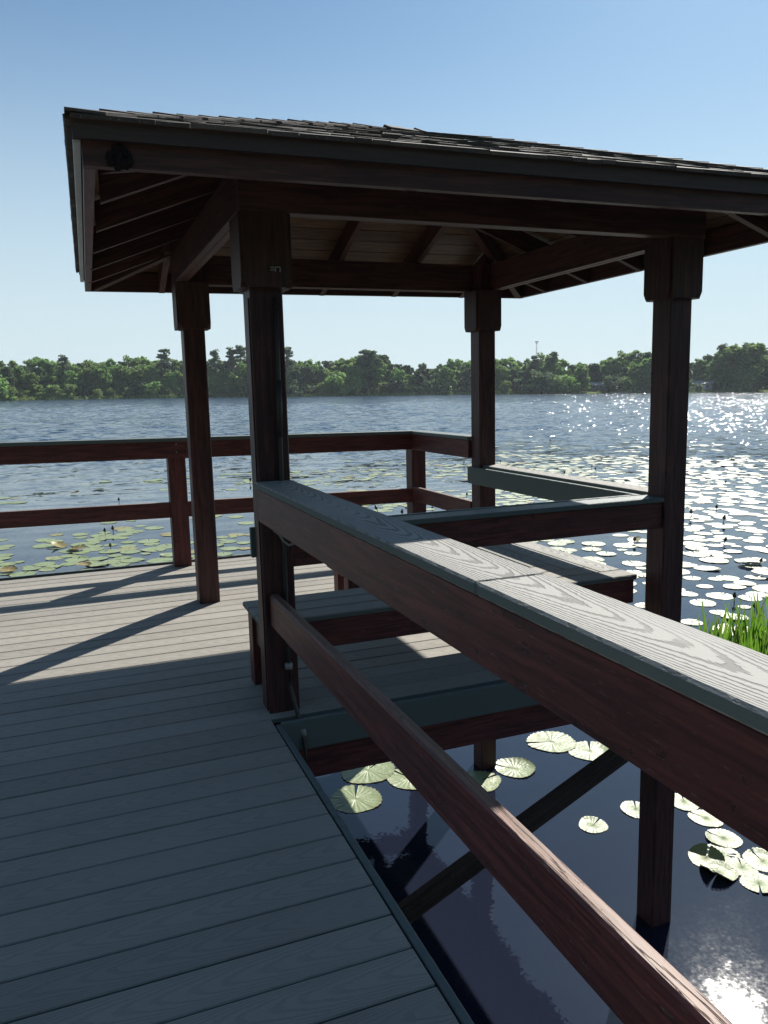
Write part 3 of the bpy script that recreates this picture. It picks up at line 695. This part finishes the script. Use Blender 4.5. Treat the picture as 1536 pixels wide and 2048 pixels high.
# the ones beneath the gazebo and beside it, each seen well
ragged = pad_mesh(77, raised=.10); foldm = pad_mesh(78, raised=.05, fold=.45); foldm2 = pad_mesh(79, raised=.1, fold=.4, curl=.1); cone = pad_mesh(80, curl=.14, raised=.03)
near = [
 ((735, 1540), .235, 'large pale green pad half in shade just under the gazebo floor beam', PM[0], .6),
 ((711, 1597), .205, 'round pale green pad nearest the boardwalk edge with a brown torn centre', PM[1], 1.2),
 ((820, 1556), .190, 'pale green pad partly hidden behind the lower rail of the near railing', PM[2], 2.0),
 ((958, 1562), .18, 'shaded dark pad in front of the far gazebo piling', PM[3], .2),
 ((1030, 1537), .165, 'pale pad with a raised cone shaped centre between the piling and the brace', cone, 2.4),
 ((1103, 1483), .215, 'large silvery pad with a toothed rim just below the gazebo floor beam', PM[4], 2.9),
 ((1180, 1502), .185, 'silvery pad with a turned up edge behind the top of the diagonal brace', PM[9], 1.0),
 ((1228, 1522), .05, 'tiny pale pad scrap right of the diagonal brace', PM[5], 0),
 ((1186, 1650), .105, 'small ragged brown green pad alone in the open water under the gazebo', ragged, .5),
 ((1272, 1618), .12, 'narrow white pad touching the left side of the near right gazebo post', PM[6], 1.0),
 ((1368, 1603), .13, 'bright pad right of the near right gazebo post, right under the handrail', PM[5], 1.0),
 ((1412, 1636), .12, 'small bright pad tucked under the handrail right of the gazebo post', PM[2], 2.0),
 ((1447, 1676), .12, 'ragged green pad with white glare at the edge of the handrail', ragged, 2.0),
 ((1442, 1706), .12, 'dull olive pad sunk just under the water above the folded leaves', PM[7], 2.0),
 ((1412, 1716), .115, 'bright folded pad standing like a shell in the water at the lower right', foldm, .6),
 ((1436, 1745), .125, 'curled white pad at the lower right, lowest of the folded leaves', foldm2, 3.4),
 ((1484, 1734), .10, 'small oval bright pad beside the curled white one', PM[8], 1.0),
 ((1526, 1722), .13, 'glaring white pad at the right edge of the photo below the handrail', PM[10], 1.4),
 ((1518, 1766), .11, 'ragged glaring pad lowest at the right edge of the photo', ragged, 4.0),
 ((1196, 948+290), .12, 'pale pad just left of the near right gazebo post below the bench', PM[3], 2.0),
 ((1455, 1156), .175, 'round white pad alone in the open water right of the gazebo', PM[1], 1.3),
 ((1440, 1192), .20, 'broad white pad above the brown edged one right of the gazebo', PM[4], .4),
 ((1405, 1206), .19, 'white pad with a brown turned up front edge right of the gazebo post', PM[9], 1.3),
 ((1376, 1188), .15, 'white pad touching the right side of the near right gazebo post', PM[2], .3),
 ((1500, 1196), .17, 'white pad at the right edge of the photo above the green blades', PM[6], .8),
 ((1384, 1156), .15, 'white pad right of the gazebo post in the row below the yellow leaf', PM[7], .8),
 ((1290, 1211), .14, 'white pad left of the near right gazebo post above the handrail', PM[8], .8),
]
placed = []
def hid(x, y):   # inside the pier's footprint
    q = T3.inverted() @ Vector((x, y, -3.08)); return -3.3 < q.x < 3.2 and q.y < 7.1
for (px, py), rad, lab, me, rz in near:
    x, y = wp(px, py); placed.append((x, y, rad))
    if py in (1706,): place_pad(x, y, rad, lab, None, me, rz, z=-.0)
    else: place_pad(x, y, rad, lab, None, me, rz)
# density over bearing and distance, as the plants stand in the lake
def dens(a, r, x, y):
    n = noise.noise(Vector((x*.16, y*.16, 3)))*.6 + noise.noise(Vector((x*.55, y*.55, 8)))*.6
    d = 0
    if a > 29:
        if 8.5 < r < 37: d = .62 + n*.9
        if r < 12.5: d = .26 + n*.8
        if 30 < r < 38: d = .30 + n*1.0
        if 37 <= r < 48: d = -.05 + n*.7
    elif a > 10:
        if 17 < r < 34: d = .24 + n*1.1
        if 12 < r <= 17: d = .36 + n*.9
        if r > 30: d -= .12
    else:
        if 12.5 < r < 17.2: d = .44 + n*1.1
        if a < 3 and 13 < r < 16.4: d = .75 + n*.4
        if 17.2 <= r < 21.5: d = .20 + n*.9
        if 21.5 <= r < 34: d = .0 + n*.9
    return d
grid = {}
def free(x, y, rad):
    gx, gy = int(x//.6), int(y//.6)
    for i in (-1, 0, 1):
        for j in (-1, 0, 1):
            for (u, v, q) in grid.get((gx+i, gy+j), ()):
                if (u-x)**2+(v-y)**2 < (.72*(q+rad))**2: return False
    return True
def add(x, y, rad): grid.setdefault((int(x//.6), int(y//.6)), []).append((x, y, rad))
for q in placed: add(*q)
cands = []
random.seed(5)
for _ in range(26000):
    a = random.uniform(-14, 62); r = math.sqrt(random.uniform(8**2, 48**2)); x, y = math.sin(R(a))*r, math.cos(R(a))*r
    if random.random() > dens(a, r, x, y) or hid(x, y): continue
    if a > 44.5 and r < 9.2: continue
    if (a < 18 and r > 30) or (18 <= a < 29 and r > 36) or r > 46: continue
    rad = random.choice((.09, .13, .16, .18, .2, .22, .24))*random.uniform(.9, 1.1)
    if free(x, y, rad): add(x, y, rad); cands.append((r, a, x, y, rad))
cands.sort()
inview = [c for c in cands if -4.6 < c[1] < 47.2]
N_IND = 262
ind = inview[:N_IND]; sset = set(id(c) for c in ind)
def zone(a, r):
    if a > 40.2: return ('white glaring pad in the crowded lily field right of the near right gazebo post', 'lily pads right of the gazebo')
    if a > 29: return ('pale pad in the lily field seen between the two right gazebo posts', 'lily pads between the right gazebo posts')
    if a > 19: return ('pale green pad behind the short side railing, seen between the middle posts', 'lily pads behind the side railing')
    if a > 8.5: return ('flat green pad seen below the far railing between the two left gazebo posts', 'lily pads between the left gazebo posts')
    return ('flat sage green pad beyond the far railing at the left of the photo', 'lily pads beyond the far railing at left')
for i, (r, a, x, y, rad) in enumerate(ind):
    lab, grp = zone(a, r)
    place_pad(x, y, rad, lab, grp, z=.003+random.random()*.006)
# everything farther out: one mass of pads
bm = bmesh.new(); uvl = bm.loops.layers.uv.new('UVMap'); rl = bm.loops.layers.uv.new('rnd')
for c in cands:
    if id(c) in sset: continue
    r, a, x, y, rad = c; me = random.choice(LOW); n0 = len(bm.faces); v0 = len(bm.verts)
    bm.from_mesh(me); bm.verts.ensure_lookup_table(); bm.faces.ensure_lookup_table()
    m = Matrix.Translation((x, y, .005)) @ Matrix.Rotation(random.random()*6.28, 4, 'Z') @ Matrix.Diagonal((rad, rad, rad, 1))
    bmesh.ops.transform(bm, matrix=m, verts=bm.verts[v0:]); rr_ = (random.random(), 0)
    for f in bm.faces[n0:]:
        for l in f.loops: l[rl].uv = rr_
me = bpy.data.meshes.new('far_lily_pads'); bm.to_mesh(me); bm.free(); me.materials.append(PAD)
tag(link(bpy.data.objects.new('far_lily_pads', me)), 'distant carpet of lily pads thinning out towards the open lake', 'lily pads', kind='stuff')
print('pads', len(cands), 'in view', len(inview))
# curled yellow leaves and buds
oldm = [pad_mesh(90+i, 'old_leaf', curl=.12, raised=.15, fold=.25) for i in range(3)]
for m_ in oldm: m_.materials[0] = OLD
for (px, py), rad, lab in (((118, 1093), .17, 'curled yellow brown leaf on top of the pads at the left, beyond the deck'), ((168, 1133), .14, 'yellow brown leaf edge nearest the deck at the left'), ((18, 1143), .15, 'yellow brown leaf at the left edge of the photo by the deck'), ((1270, 1082), .14, 'curled olive leaf on the pads left of the near right gazebo post'), ((1500, 1127), .2, 'curled olive green leaf standing up at the right of the lily field'), ((1525, 1150), .18, 'yellow and brown leaf at the right edge of the photo in the lily field'), ((150, 987), .15, 'thin olive leaf mass far out beyond the far railing at left'), ((155, 1100), .18, 'small brown leaf beside the curled yellow one at left')):
    x, y = wp(px, py); place_pad(x, y, rad, lab, 'withered lily leaves', random.choice(oldm), name='withered_leaf', cat='leaf', z=.03, tilt=(random.uniform(-.2, .2), random.uniform(-.2, .2)))
def bud_mesh():
    b = BM(); b.tube([(0, 0, -.1), (.005, 0, .03), (.0, .0, .07)], .006, 6)
    b.tube([(0, 0, .06), (0, 0, .075), (0, 0, .10), (.002, 0, .125), (.003, 0, .145)], [.008, .024, .028, .018, .003], 8)
    me = bpy.data.meshes.new('bud'); b.b.to_mesh(me); b.b.free(); me.materials.append(BUD); return me
BM_ = bud_mesh()
buds = [(210, 1064), (226, 1060), (221, 1093), (238, 1000), (1468, 1198), (1509, 1218)]
for (px, py) in buds:
    x, y = wp(px, py+6); o = link(bpy.data.objects.new('lily_bud', BM_)); o.location = (x, y, 0); s_ = 1.0 + .3*random.random(); o.scale = (s_,)*3
    lab = {210: 'lower left dark bud of the pair on the pads beyond the far railing', 226: 'right dark bud of the pair on the pads beyond the far railing', 221: 'single dark bud nearest the deck beyond the far railing', 238: 'single small dark bud just above the lower rail of the far railing', 1468: 'round dark seed pod with a white top above the green blades', 1509: 'dark bud standing among the green blade tips at right'}[px]
    tag(o, lab, 'bud', 'lily buds')
random.seed(9)
for _ in range(46):
    c = random.choice([q for q in inview if q[0] > 13 and q[1] > 8]); o = link(bpy.data.objects.new('lily_bud', BM_)); o.location = (c[2]+.2, c[3], 0); s_ = random.uniform(1.0, 1.6); o.scale = (s_,)*3; o.rotation_euler = (random.uniform(-.3, .3), random.uniform(-.3, .3), 0)
    tag(o, 'small dark bud poking up out of the distant lily field', 'bud', 'distant lily buds')

# ------------------------------------------------------------------ blades at the right edge
def blade_clump(seed, n=46, spread=.30, hmin=.45, hmax=.95):
    rs = random.Random(seed); b = BM()
    for i in range(n):
        a = rs.random()*6.28; q = spread*math.sqrt(rs.random()); x, y = q*math.cos(a), q*math.sin(a)*.8
        h = rs.uniform(hmin, hmax); lean = Vector((rs.uniform(-.18, .22), rs.uniform(-.18, .18), 0)); wd = rs.uniform(.012, .022); fa = rs.random()*3.14
        s_ = Vector((math.cos(fa), math.sin(fa), 0)); K = 7; prev = None; r = (rs.random(), rs.random())
        for k_ in range(K+1):
            tt = k_/K; c = Vector((x, y, -.05)) + Vector((0, 0, h*tt)) + lean*(tt**2)*h*(1.6 if rs.random() < .02 else 1)
            ww = wd*(.75+.5*tt if tt < .5 else 1.0)*(1-tt**4)+.0008; f2 = s_*ww; mdl = Vector((-s_.y, s_.x, 0))*ww*.35
            cur = [b.b.verts.new(c-f2), b.b.verts.new(c+mdl), b.b.verts.new(c+f2)]
            if prev:
                for j in (0, 1):
                    f = b.b.faces.new((prev[j], prev[j+1], cur[j+1], cur[j])); f.smooth = True
                    for l in f.loops: l[b.uv].uv = (0, tt if l.vert in cur else (k_-1)/K); l[b.rn].uv = r
            prev = cur
    me = bpy.data.meshes.new('blade_clump'); b.b.to_mesh(me); b.b.free(); me.materials.append(BLADE); return me
CL = [blade_clump(i) for i in range(5)]
random.seed(12)
spots = [(5.62, 5.62), (5.95, 5.60), (5.85, 5.95), (6.25, 5.75), (6.2, 6.1), (6.55, 5.95), (6.05, 5.3), (6.45, 5.5), (6.8, 5.7), (6.85, 6.15), (7.2, 5.9), (6.7, 5.2), (7.1, 5.45), (7.5, 6.2), (7.5, 5.6), (5.7, 5.2)]
for i, (x, y) in enumerate(spots):
    o = link(bpy.data.objects.new('water_plant', CL[i % 5])); o.location = (x, y, 0); o.rotation_euler = (0, 0, random.random()*6.28); s_ = random.uniform(.85, 1.1); o.scale = (s_, s_, s_)
    tag(o, 'clump of upright bright green sword shaped blades standing in the water behind the near handrail', 'water plant', 'green blade clumps at the right')

# ------------------------------------------------------------------ trees
def leaf_cards(bm, c, rad, n, size, rs, flat=1.0):
    for _ in range(n):
        d = Vector((rs.gauss(0, 1), rs.gauss(0, 1), rs.gauss(0, 1)*flat)); d.normalize(); p = c + Vector((d.x*rad, d.y*rad, d.z*rad*flat))*(rs.random()**.35)
        u = Vector((rs.gauss(0, 1), rs.gauss(0, 1), rs.gauss(0, .6))).normalized(); v = u.cross(Vector((rs.gauss(0, 1), rs.gauss(0, 1), rs.gauss(0, 1)))).normalized(); s_ = size*rs.uniform(.6, 1.3)
        q = [bm.verts.new(p+u*s_*.6), bm.verts.new(p+v*s_*.38), bm.verts.new(p-u*s_*.6), bm.verts.new(p-v*s_*.38)]; bm.faces.new(q)
def mesh_of(bm, name, mat):
    me = bpy.data.meshes.new(name); bm.to_mesh(me); bm.free(); me.materials.append(mat); return me
def trunk_mesh(rs, H, top, r0, limbs, mat=BARK):
    b = BM(); bend = [Vector((rs.uniform(-.02, .02)*H*t_, rs.uniform(-.02, .02)*H*t_, H*top*t_ - .4)) for t_ in (0, .25, .5, .75, 1)]
    b.tube(bend, [r0*1.2, r0, r0*.8, r0*.6, r0*.3], 7)
    for p in limbs:
        s_ = bend[2].lerp(bend[4], rs.random()*.9); m_ = s_.lerp(p, .5) + Vector((0, 0, -.02*H)); b.tube([s_, m_, p], [r0*.4, r0*.25, r0*.08], 5)
    me = bpy.data.meshes.new('trunk'); b.b.to_mesh(me); b.b.free(); me.materials.append(mat); return me
def broad(seed, H=16., W=11., cb=.10, mat=LEAF, ncl=150, cards=34):
    rs = random.Random(seed); bm = bmesh.new(); lim = []
    lobes = [(Vector((rs.uniform(-.28, .28)*W, rs.uniform(-.28, .28)*W, H*rs.uniform(.28, .80))), rs.uniform(.2, .34)*W) for _ in range(8)] + [(Vector((0, 0, H*.62)), W*.36), (Vector((rs.uniform(-.1, .1)*W, 0, H*.80)), W*.2)]
    for i in range(ncl):
        c, r = rs.choice(lobes); d = Vector((rs.gauss(0, 1), rs.gauss(0, 1), rs.gauss(0, 1))).normalized(); p = c + Vector((d.x, d.y, d.z*.8))*r*rs.uniform(.75, 1.1)
        p.z = max(H*cb, min(H*.97, p.z)); cr_ = rs.uniform(.06, .12)*W
        leaf_cards(bm, p, cr_, cards, .058*H, rs, .75)
        if i % 12 == 0: lim.append(p)
    return mesh_of(bm, 'crown', mat), trunk_mesh(rs, H, .75, .022*H, lim), H
def pine(seed, H=21., W=7.):
    rs = random.Random(seed); bm = bmesh.new(); lim = []
    for i in range(34):
        t_ = rs.uniform(.52, 1.0); rr_ = W*.5*(1.15-t_)*1.6*math.sqrt(rs.random()) + .2; a = rs.random()*6.28; p = Vector((math.cos(a)*rr_, math.sin(a)*rr_, H*t_*.97))
        leaf_cards(bm, p, rs.uniform(1.0, 1.7), 50, .75, rs, .5); lim.append(p)
    return mesh_of(bm, 'crown', PINEL), trunk_mesh(rs, H, .95, .013*H, lim[::2]), H
def tall_round(seed, H=19.): return broad(seed, H, 10., .15, PINEL, 130, 34)
def bushy(seed, H=5., W=6., mat=BUSH):
    rs = random.Random(seed); bm = bmesh.new()
    for i in range(30):
        a = rs.random()*6.28; r = W*.42*math.sqrt(rs.random()); z = H*rs.uniform(.08, .85)*(1-.5*(r/(W*.5))**2)
        leaf_cards(bm, Vector((r*math.cos(a), r*math.sin(a), z)), 1.0, 40, .55, rs, .8)
    return mesh_of(bm, 'crown', mat), trunk_mesh(rs, H, .5, .09, []), H
KIND = {'broad': [broad(100+i, 16, rs_) for i, rs_ in enumerate((11, 12.5, 9.5, 13, 10))], 'pine': [pine(200+i) for i in range(4)], 'round': [tall_round(300+i) for i in range(3)], 'bush': [bushy(400+i) for i in range(3)] + [bushy(410+i, mat=LEAF) for i in range(3)] + [bushy(420+i, mat=PINEL) for i in range(2)], 'yellow': [bushy(500+i, 5, 6.5, YELL) for i in range(2)]}
def tree(kind, x, y, H, wide, label, group, base=.3, name=None):
    cm, tm, h0 = random.choice(KIND[kind]); s_ = H/h0
    o = link(bpy.data.objects.new(name or {'broad': 'broadleaf_tree', 'pine': 'pine_tree', 'round': 'evergreen_tree', 'bush': 'bush', 'yellow': 'bush'}[kind], None)); o.location = (x, y, base); o.rotation_euler = (0, 0, random.random()*6.28); o.scale = (s_*wide, s_*wide, s_)
    tag(o, label, 'bush' if kind in ('bush', 'yellow') else 'tree', group)
    for nm, me in (('crown', cm), ('trunk', tm)): c = link(bpy.data.objects.new(nm, me)); c.parent = o
    return o
sky_line = [(-60, 716), (0, 713), (25, 713), (50, 720), (88, 711), (110, 722), (130, 719), (160, 717), (200, 716), (230, 714), (270, 710), (300, 709), (345, 714), (365, 708), (410, 716), (430, 712), (475, 706), (520, 712), (560, 712), (600, 711), (640, 715), (690, 711), (710, 706), (740, 694), (765, 702), (780, 716), (815, 718), (835, 717), (858, 728), (880, 722), (900, 715), (940, 712), (1000, 715), (1030, 713), (1060, 710), (1095, 705), (1115, 708), (1130, 722), (1160, 720), (1190, 716), (1215, 716), (1240, 702), (1270, 697), (1300, 691), (1345, 698), (1390, 702), (1410, 710), (1440, 694), (1470, 694), (1500, 682), (1536, 690), (1620, 694)]
def sk(x):
    for (a, ya), (b_, yb_) in zip(sky_line, sky_line[1:]):
        if a <= x <= b_: return ya + (yb_-ya)*(x-a)/(b_-a)
    return 712
def tz(x):      # a place along the far shore, named by what frames it
    return 'left of the gazebo' if x < 360 else 'between the left gazebo posts' if x < 500 else 'behind the gazebo middle' if x < 945 else 'between the right gazebo posts' if x < 1300 else 'right of the gazebo'
def plant(kind, px, extra, toppx, wide, label=None, group=None):
    p = pix(px, 700, r=1.0); a = math.atan2(p.x, p.y); r = shore(a)+extra; x, y = math.sin(a)*r, math.cos(a)*r
    base = .3 + min(1.2, extra*.02); z = pix(px, toppx, r=r).z
    nm = {'broad': 'leafy tree', 'pine': 'pine with a bare trunk', 'round': 'dark evergreen tree', 'bush': 'low shore bush', 'yellow': 'yellow green bush'}[kind]
    lab = label or f"{nm} {'at the water edge' if extra < 9 else 'standing farther back'} on the far shore, {tz(px)}"
    return tree(kind, x, y, max(2.5, (z-base)*1.035), wide, lab, group or f'far shore trees {tz(px)}', base)
random.seed(33)
lawn = lambda x: 1158 < x < 1232 or 1388 < x < 1425 or 838 < x < 862 or x > 1500
x = -50
while x < 1610:      # back row carries the skyline
    if not 1378 < x < 1400:
        plant(random.choice(('broad', 'broad', 'round')) if not 420 < x < 860 else random.choice(('broad', 'round', 'round')), x, random.uniform(22, 40), sk(x)+random.uniform(0, 7), random.uniform(.85, 1.2))
    x += random.uniform(17, 27)
x = -50
while x < 1610:      # middle row
    if not lawn(x): plant(random.choice(('broad', 'broad', 'round')), x, random.uniform(8, 18), sk(x)+random.uniform(12, 30), random.uniform(.8, 1.15))
    x += random.uniform(15, 24)
x = -50
while x < 1610:      # bushes on the bank
    if not lawn(x): plant('bush', x, random.uniform(2.5, 6), 790-(x/1536)*14 - random.choice((8, 14, 22, 30, 42))*random.uniform(.8, 1.2), random.uniform(.7, 1.3))
    x += random.uniform(18, 38)
for (px, ty, lab) in ((327, 699, 'slim pine rising above the wood left of the far left gazebo post'), (430, 702, 'left pine of the group between the two left gazebo posts'), (463, 697, 'middle pine of the group between the two left gazebo posts'), (482, 690, 'tallest pine of the group between the two left gazebo posts'), (573, 696, 'pine top just right of the near left gazebo post'), (125, 712, 'thin pine with open twigs at the left of the far shore'), (1105, 703, 'flat topped pine left of the middle gap in the right wood'), (1445, 690, 'open crowned pine right of the near right gazebo post'), (1070, 712, 'small dark pine beneath the radio mast')):
    plant('pine', px, 15, ty, 1.05, lab, 'pines on the far shore')
plant('round', 738, 14, 691, 1.25, 'big dark round topped tree, tallest in the middle of the far shore', 'landmark trees')
plant('broad', 1500, 10, 680, 1.25, 'big broad leafy tree at the right edge of the photo', 'landmark trees')
plant('broad', 1165, 9, 728, .9, 'bright green young tree left of the lawn on the right shore', 'landmark trees')
plant('broad', 800, 6, 738, .75, 'pale rounded tree right of the tallest tree in the middle', 'landmark trees')
plant('yellow', 697, 5, 757, 1.0, 'bright yellow green bush below the tallest tree in the middle', 'bright shore bushes')
plant('yellow', 580, 5, 767, .7, 'small yellow green bush just right of the near left gazebo post', 'bright shore bushes')
plant('yellow', 822, 4, 777, .9, 'low yellow green bush beside the little lawn', 'bright shore bushes')
plant('bush', 1398, 4, 766, 1.1, 'wide low green bush in front of the pale house right of the gazebo', 'bright shore bushes')
plant('bush', 1372, 4, 768, .9, 'low green bush hard against the near right gazebo post', 'bright shore bushes')
# unseen trees added behind the camera to block sky light and deepen the shade
random.seed(50)
for i in range(26):
    a = R(21+180) + R(-95+190*(i+.5)/26) + random.uniform(-.05, .05); r = shore(a) + random.uniform(2, 12)
    tree(random.choice(('broad', 'round')), math.sin(a)*r, math.cos(a)*r, random.uniform(15, 21), 1.15, 'unseen tall tree added behind the viewpoint to block sky light from the deck', 'trees added behind the viewpoint', .5)
# reeds and grass along the waterline
# undergrowth that closes the foot of the wood
random.seed(61); x = -60
while x < 1620:
    plant('bush', x, random.uniform(30, 48), 752-(x/1536)*10+random.uniform(-6, 6), random.uniform(1.0, 1.5), 'dark undergrowth bush deep under the trees of the far shore', 'undergrowth of the far wood')
    x += random.uniform(14, 20)
bm = bmesh.new(); rs = random.Random(4)
for _ in range(5200):
    a = R(rs.uniform(-8, 51)); r = shore(a)+rs.uniform(.2, 3.5)
    if lawn(768+1570*math.tan(a-R(21.3))) and rs.random() < .85: continue
    p = Vector((math.sin(a)*r, math.cos(a)*r, 0)); h = rs.uniform(.4, 1.3); u = Vector((rs.gauss(0, 1), rs.gauss(0, 1), 0)).normalized()*rs.uniform(.15, .4)
    l = Vector((rs.uniform(-.3, .3), rs.uniform(-.3, .3), 0))
    bm.faces.new([bm.verts.new(p-u), bm.verts.new(p+u), bm.verts.new(p+u*.4+l+Vector((0, 0, h))), bm.verts.new(p-u*.4+l+Vector((0, 0, h)))])
me = mesh_of(bm, 'shore_reeds', REED); tag(link(bpy.data.objects.new('shore_reeds', me)), 'band of reeds and grass along the far waterline', 'reeds', kind='stuff')

# houses on the far shore
def house(px, extra, wd, dp, hh, wall, label, chim=False, porch=False):
    p = pix(px, 700, r=1.0); a = math.atan2(p.x, p.y); r = shore(a)+extra; o = empty('house', (math.sin(a)*r, math.cos(a)*r, 1.0), label, 'house', 'houses on the far shore', pier=False, rz=-a)
    ORG[o.name] = Vector((0, 0, 0)); w2 = wd/2
    b = BM(); b.box((-w2, w2), (0, dp), (0, hh), 'x', 0); b.build('wall', wall, o)
    b = BM(); b.prism([(-w2-.5, -.8, hh), (-w2-.5, dp+.6, hh), (-w2-.5, dp/2, hh+1.3)], [(w2+.5, -.8, hh), (w2+.5, dp+.6, hh), (w2+.5, dp/2, hh+1.3)]); rf = b.build('roof', ROOFM, o)
    if chim: b = BM(); b.box((-w2*.55-.5, -w2*.55+.5), (dp*.3, dp*.3+.8), (hh+.4, hh+2.1), 'z', 0); b.build('chimney', WALL1, rf)
    for xx in (-w2*.6, 0, w2*.6):
        b = BM(); b.box((xx-.75, xx+.75), (-.10, -.003), (.9, 2.2), 'x', 0); f = b.build('window', TRIM, o)
        b = BM(); b.box((xx-.62, xx+.62), (-.13, -.101), (1.02, 2.08), 'x', 0); b.build('pane', GLASS, f)
    b = BM(); b.box((w2*.3-.5, w2*.3+.5), (-.09, -.004), (.02, 2.1), 'z', 0); b.build('door', TRIM, o)
    return o
house(1405, 13, 9.5, 7, 2.7, WALL1, 'pale grey single storey house with a chimney on the far shore right of the gazebo', chim=True)
house(1204, 16, 10, 7, 2.4, WALL2, 'low dark house under trees behind the lawn, seen between the two right gazebo posts')
# jetty and boat-sized float on the right shore
p = pix(1246, 700, r=1.0); a = math.atan2(p.x, p.y); r = shore(a)-4
jt = empty('jetty', (math.sin(a)*r, math.cos(a)*r, 0), 'small pale jetty at the far waterline, left of the near right gazebo post', 'jetty', pier=False, rz=-a); ORG[jt.name] = Vector((0, 0, 0))
b = BM(); b.box((-3.5, 3.5), (-.8, .8), (.35, .5), 'x', 0); b.box((1.4, 2.6), (.8, 5.0), (.35, .5), 'y', 0); b.build('platform', TRIM, jt)
for xx in (-3.2, 0, 3.2): b = BM(); b.box((xx-.1, xx+.1), (-.7, -.5), (-1.2, 1.0), 'z', 0); b.build('post', PILE, jt)
# radio mast
r = 760; p = pix(1073, 700, r=r); z = pix(1073, 682, r=r).z
ms = empty('radio_mast', (p.x, p.y, 2), 'thin lattice radio mast rising above the trees behind the right wood', 'mast', pier=False); ORG[ms.name] = Vector((0, 0, 0)); H = z-2
b = BM()
for k_ in range(3):
    a0 = 2.094*k_; b.tube([(math.cos(a0)*.55, math.sin(a0)*.55, 0), (math.cos(a0)*.5, math.sin(a0)*.5, H)], .10, 5)
zz = 0; k_ = 0
while zz < H-2:
    for j in range(3):
        a0, a1 = 2.094*j, 2.094*(j+1); b.tube([(math.cos(a0)*.53, math.sin(a0)*.53, zz), (math.cos(a1)*.53, math.sin(a1)*.53, zz+1.6)], .05, 4)
    zz += 1.6
b.build('lattice', STEEL, ms)
for hz, ww in ((H-.6, 1.9), (H-1.8, 1.3), (H*.62, 1.2)):
    b = BM(); b.box((-ww, ww), (-.25, .25), (hz-.35, hz+.35), 'x', 0); b.build('antenna', STEEL, ms)

# the air over the lake: the far wood fades a little
b = BM(); b.box((-1300, 1300), (-500, 1300), (-3.5, 62), 'x', 0)
hz_ = bpy.data.materials.new('haze_air'); hz_.use_nodes = True; hn = hz_.node_tree.nodes; hn.clear()
ho = hn.new('ShaderNodeOutputMaterial'); hv_ = hn.new('ShaderNodeVolumePrincipled'); hv_.inputs['Color'].default_value = (.80, .90, 1, 1); hv_.inputs['Density'].default_value = .00016; hv_.inputs['Anisotropy'].default_value = .2
hz_.node_tree.links.new(hv_.outputs[0], ho.inputs['Volume'])
tag(b.build('haze', hz_, p0=(0, 0, 0), pier=False), 'pale thin haze over the lake', kind='stuff')

for o in bpy.data.objects:
    if 'label' in o and len(o['label'].split()) > 16: print('LONG', o['label'])
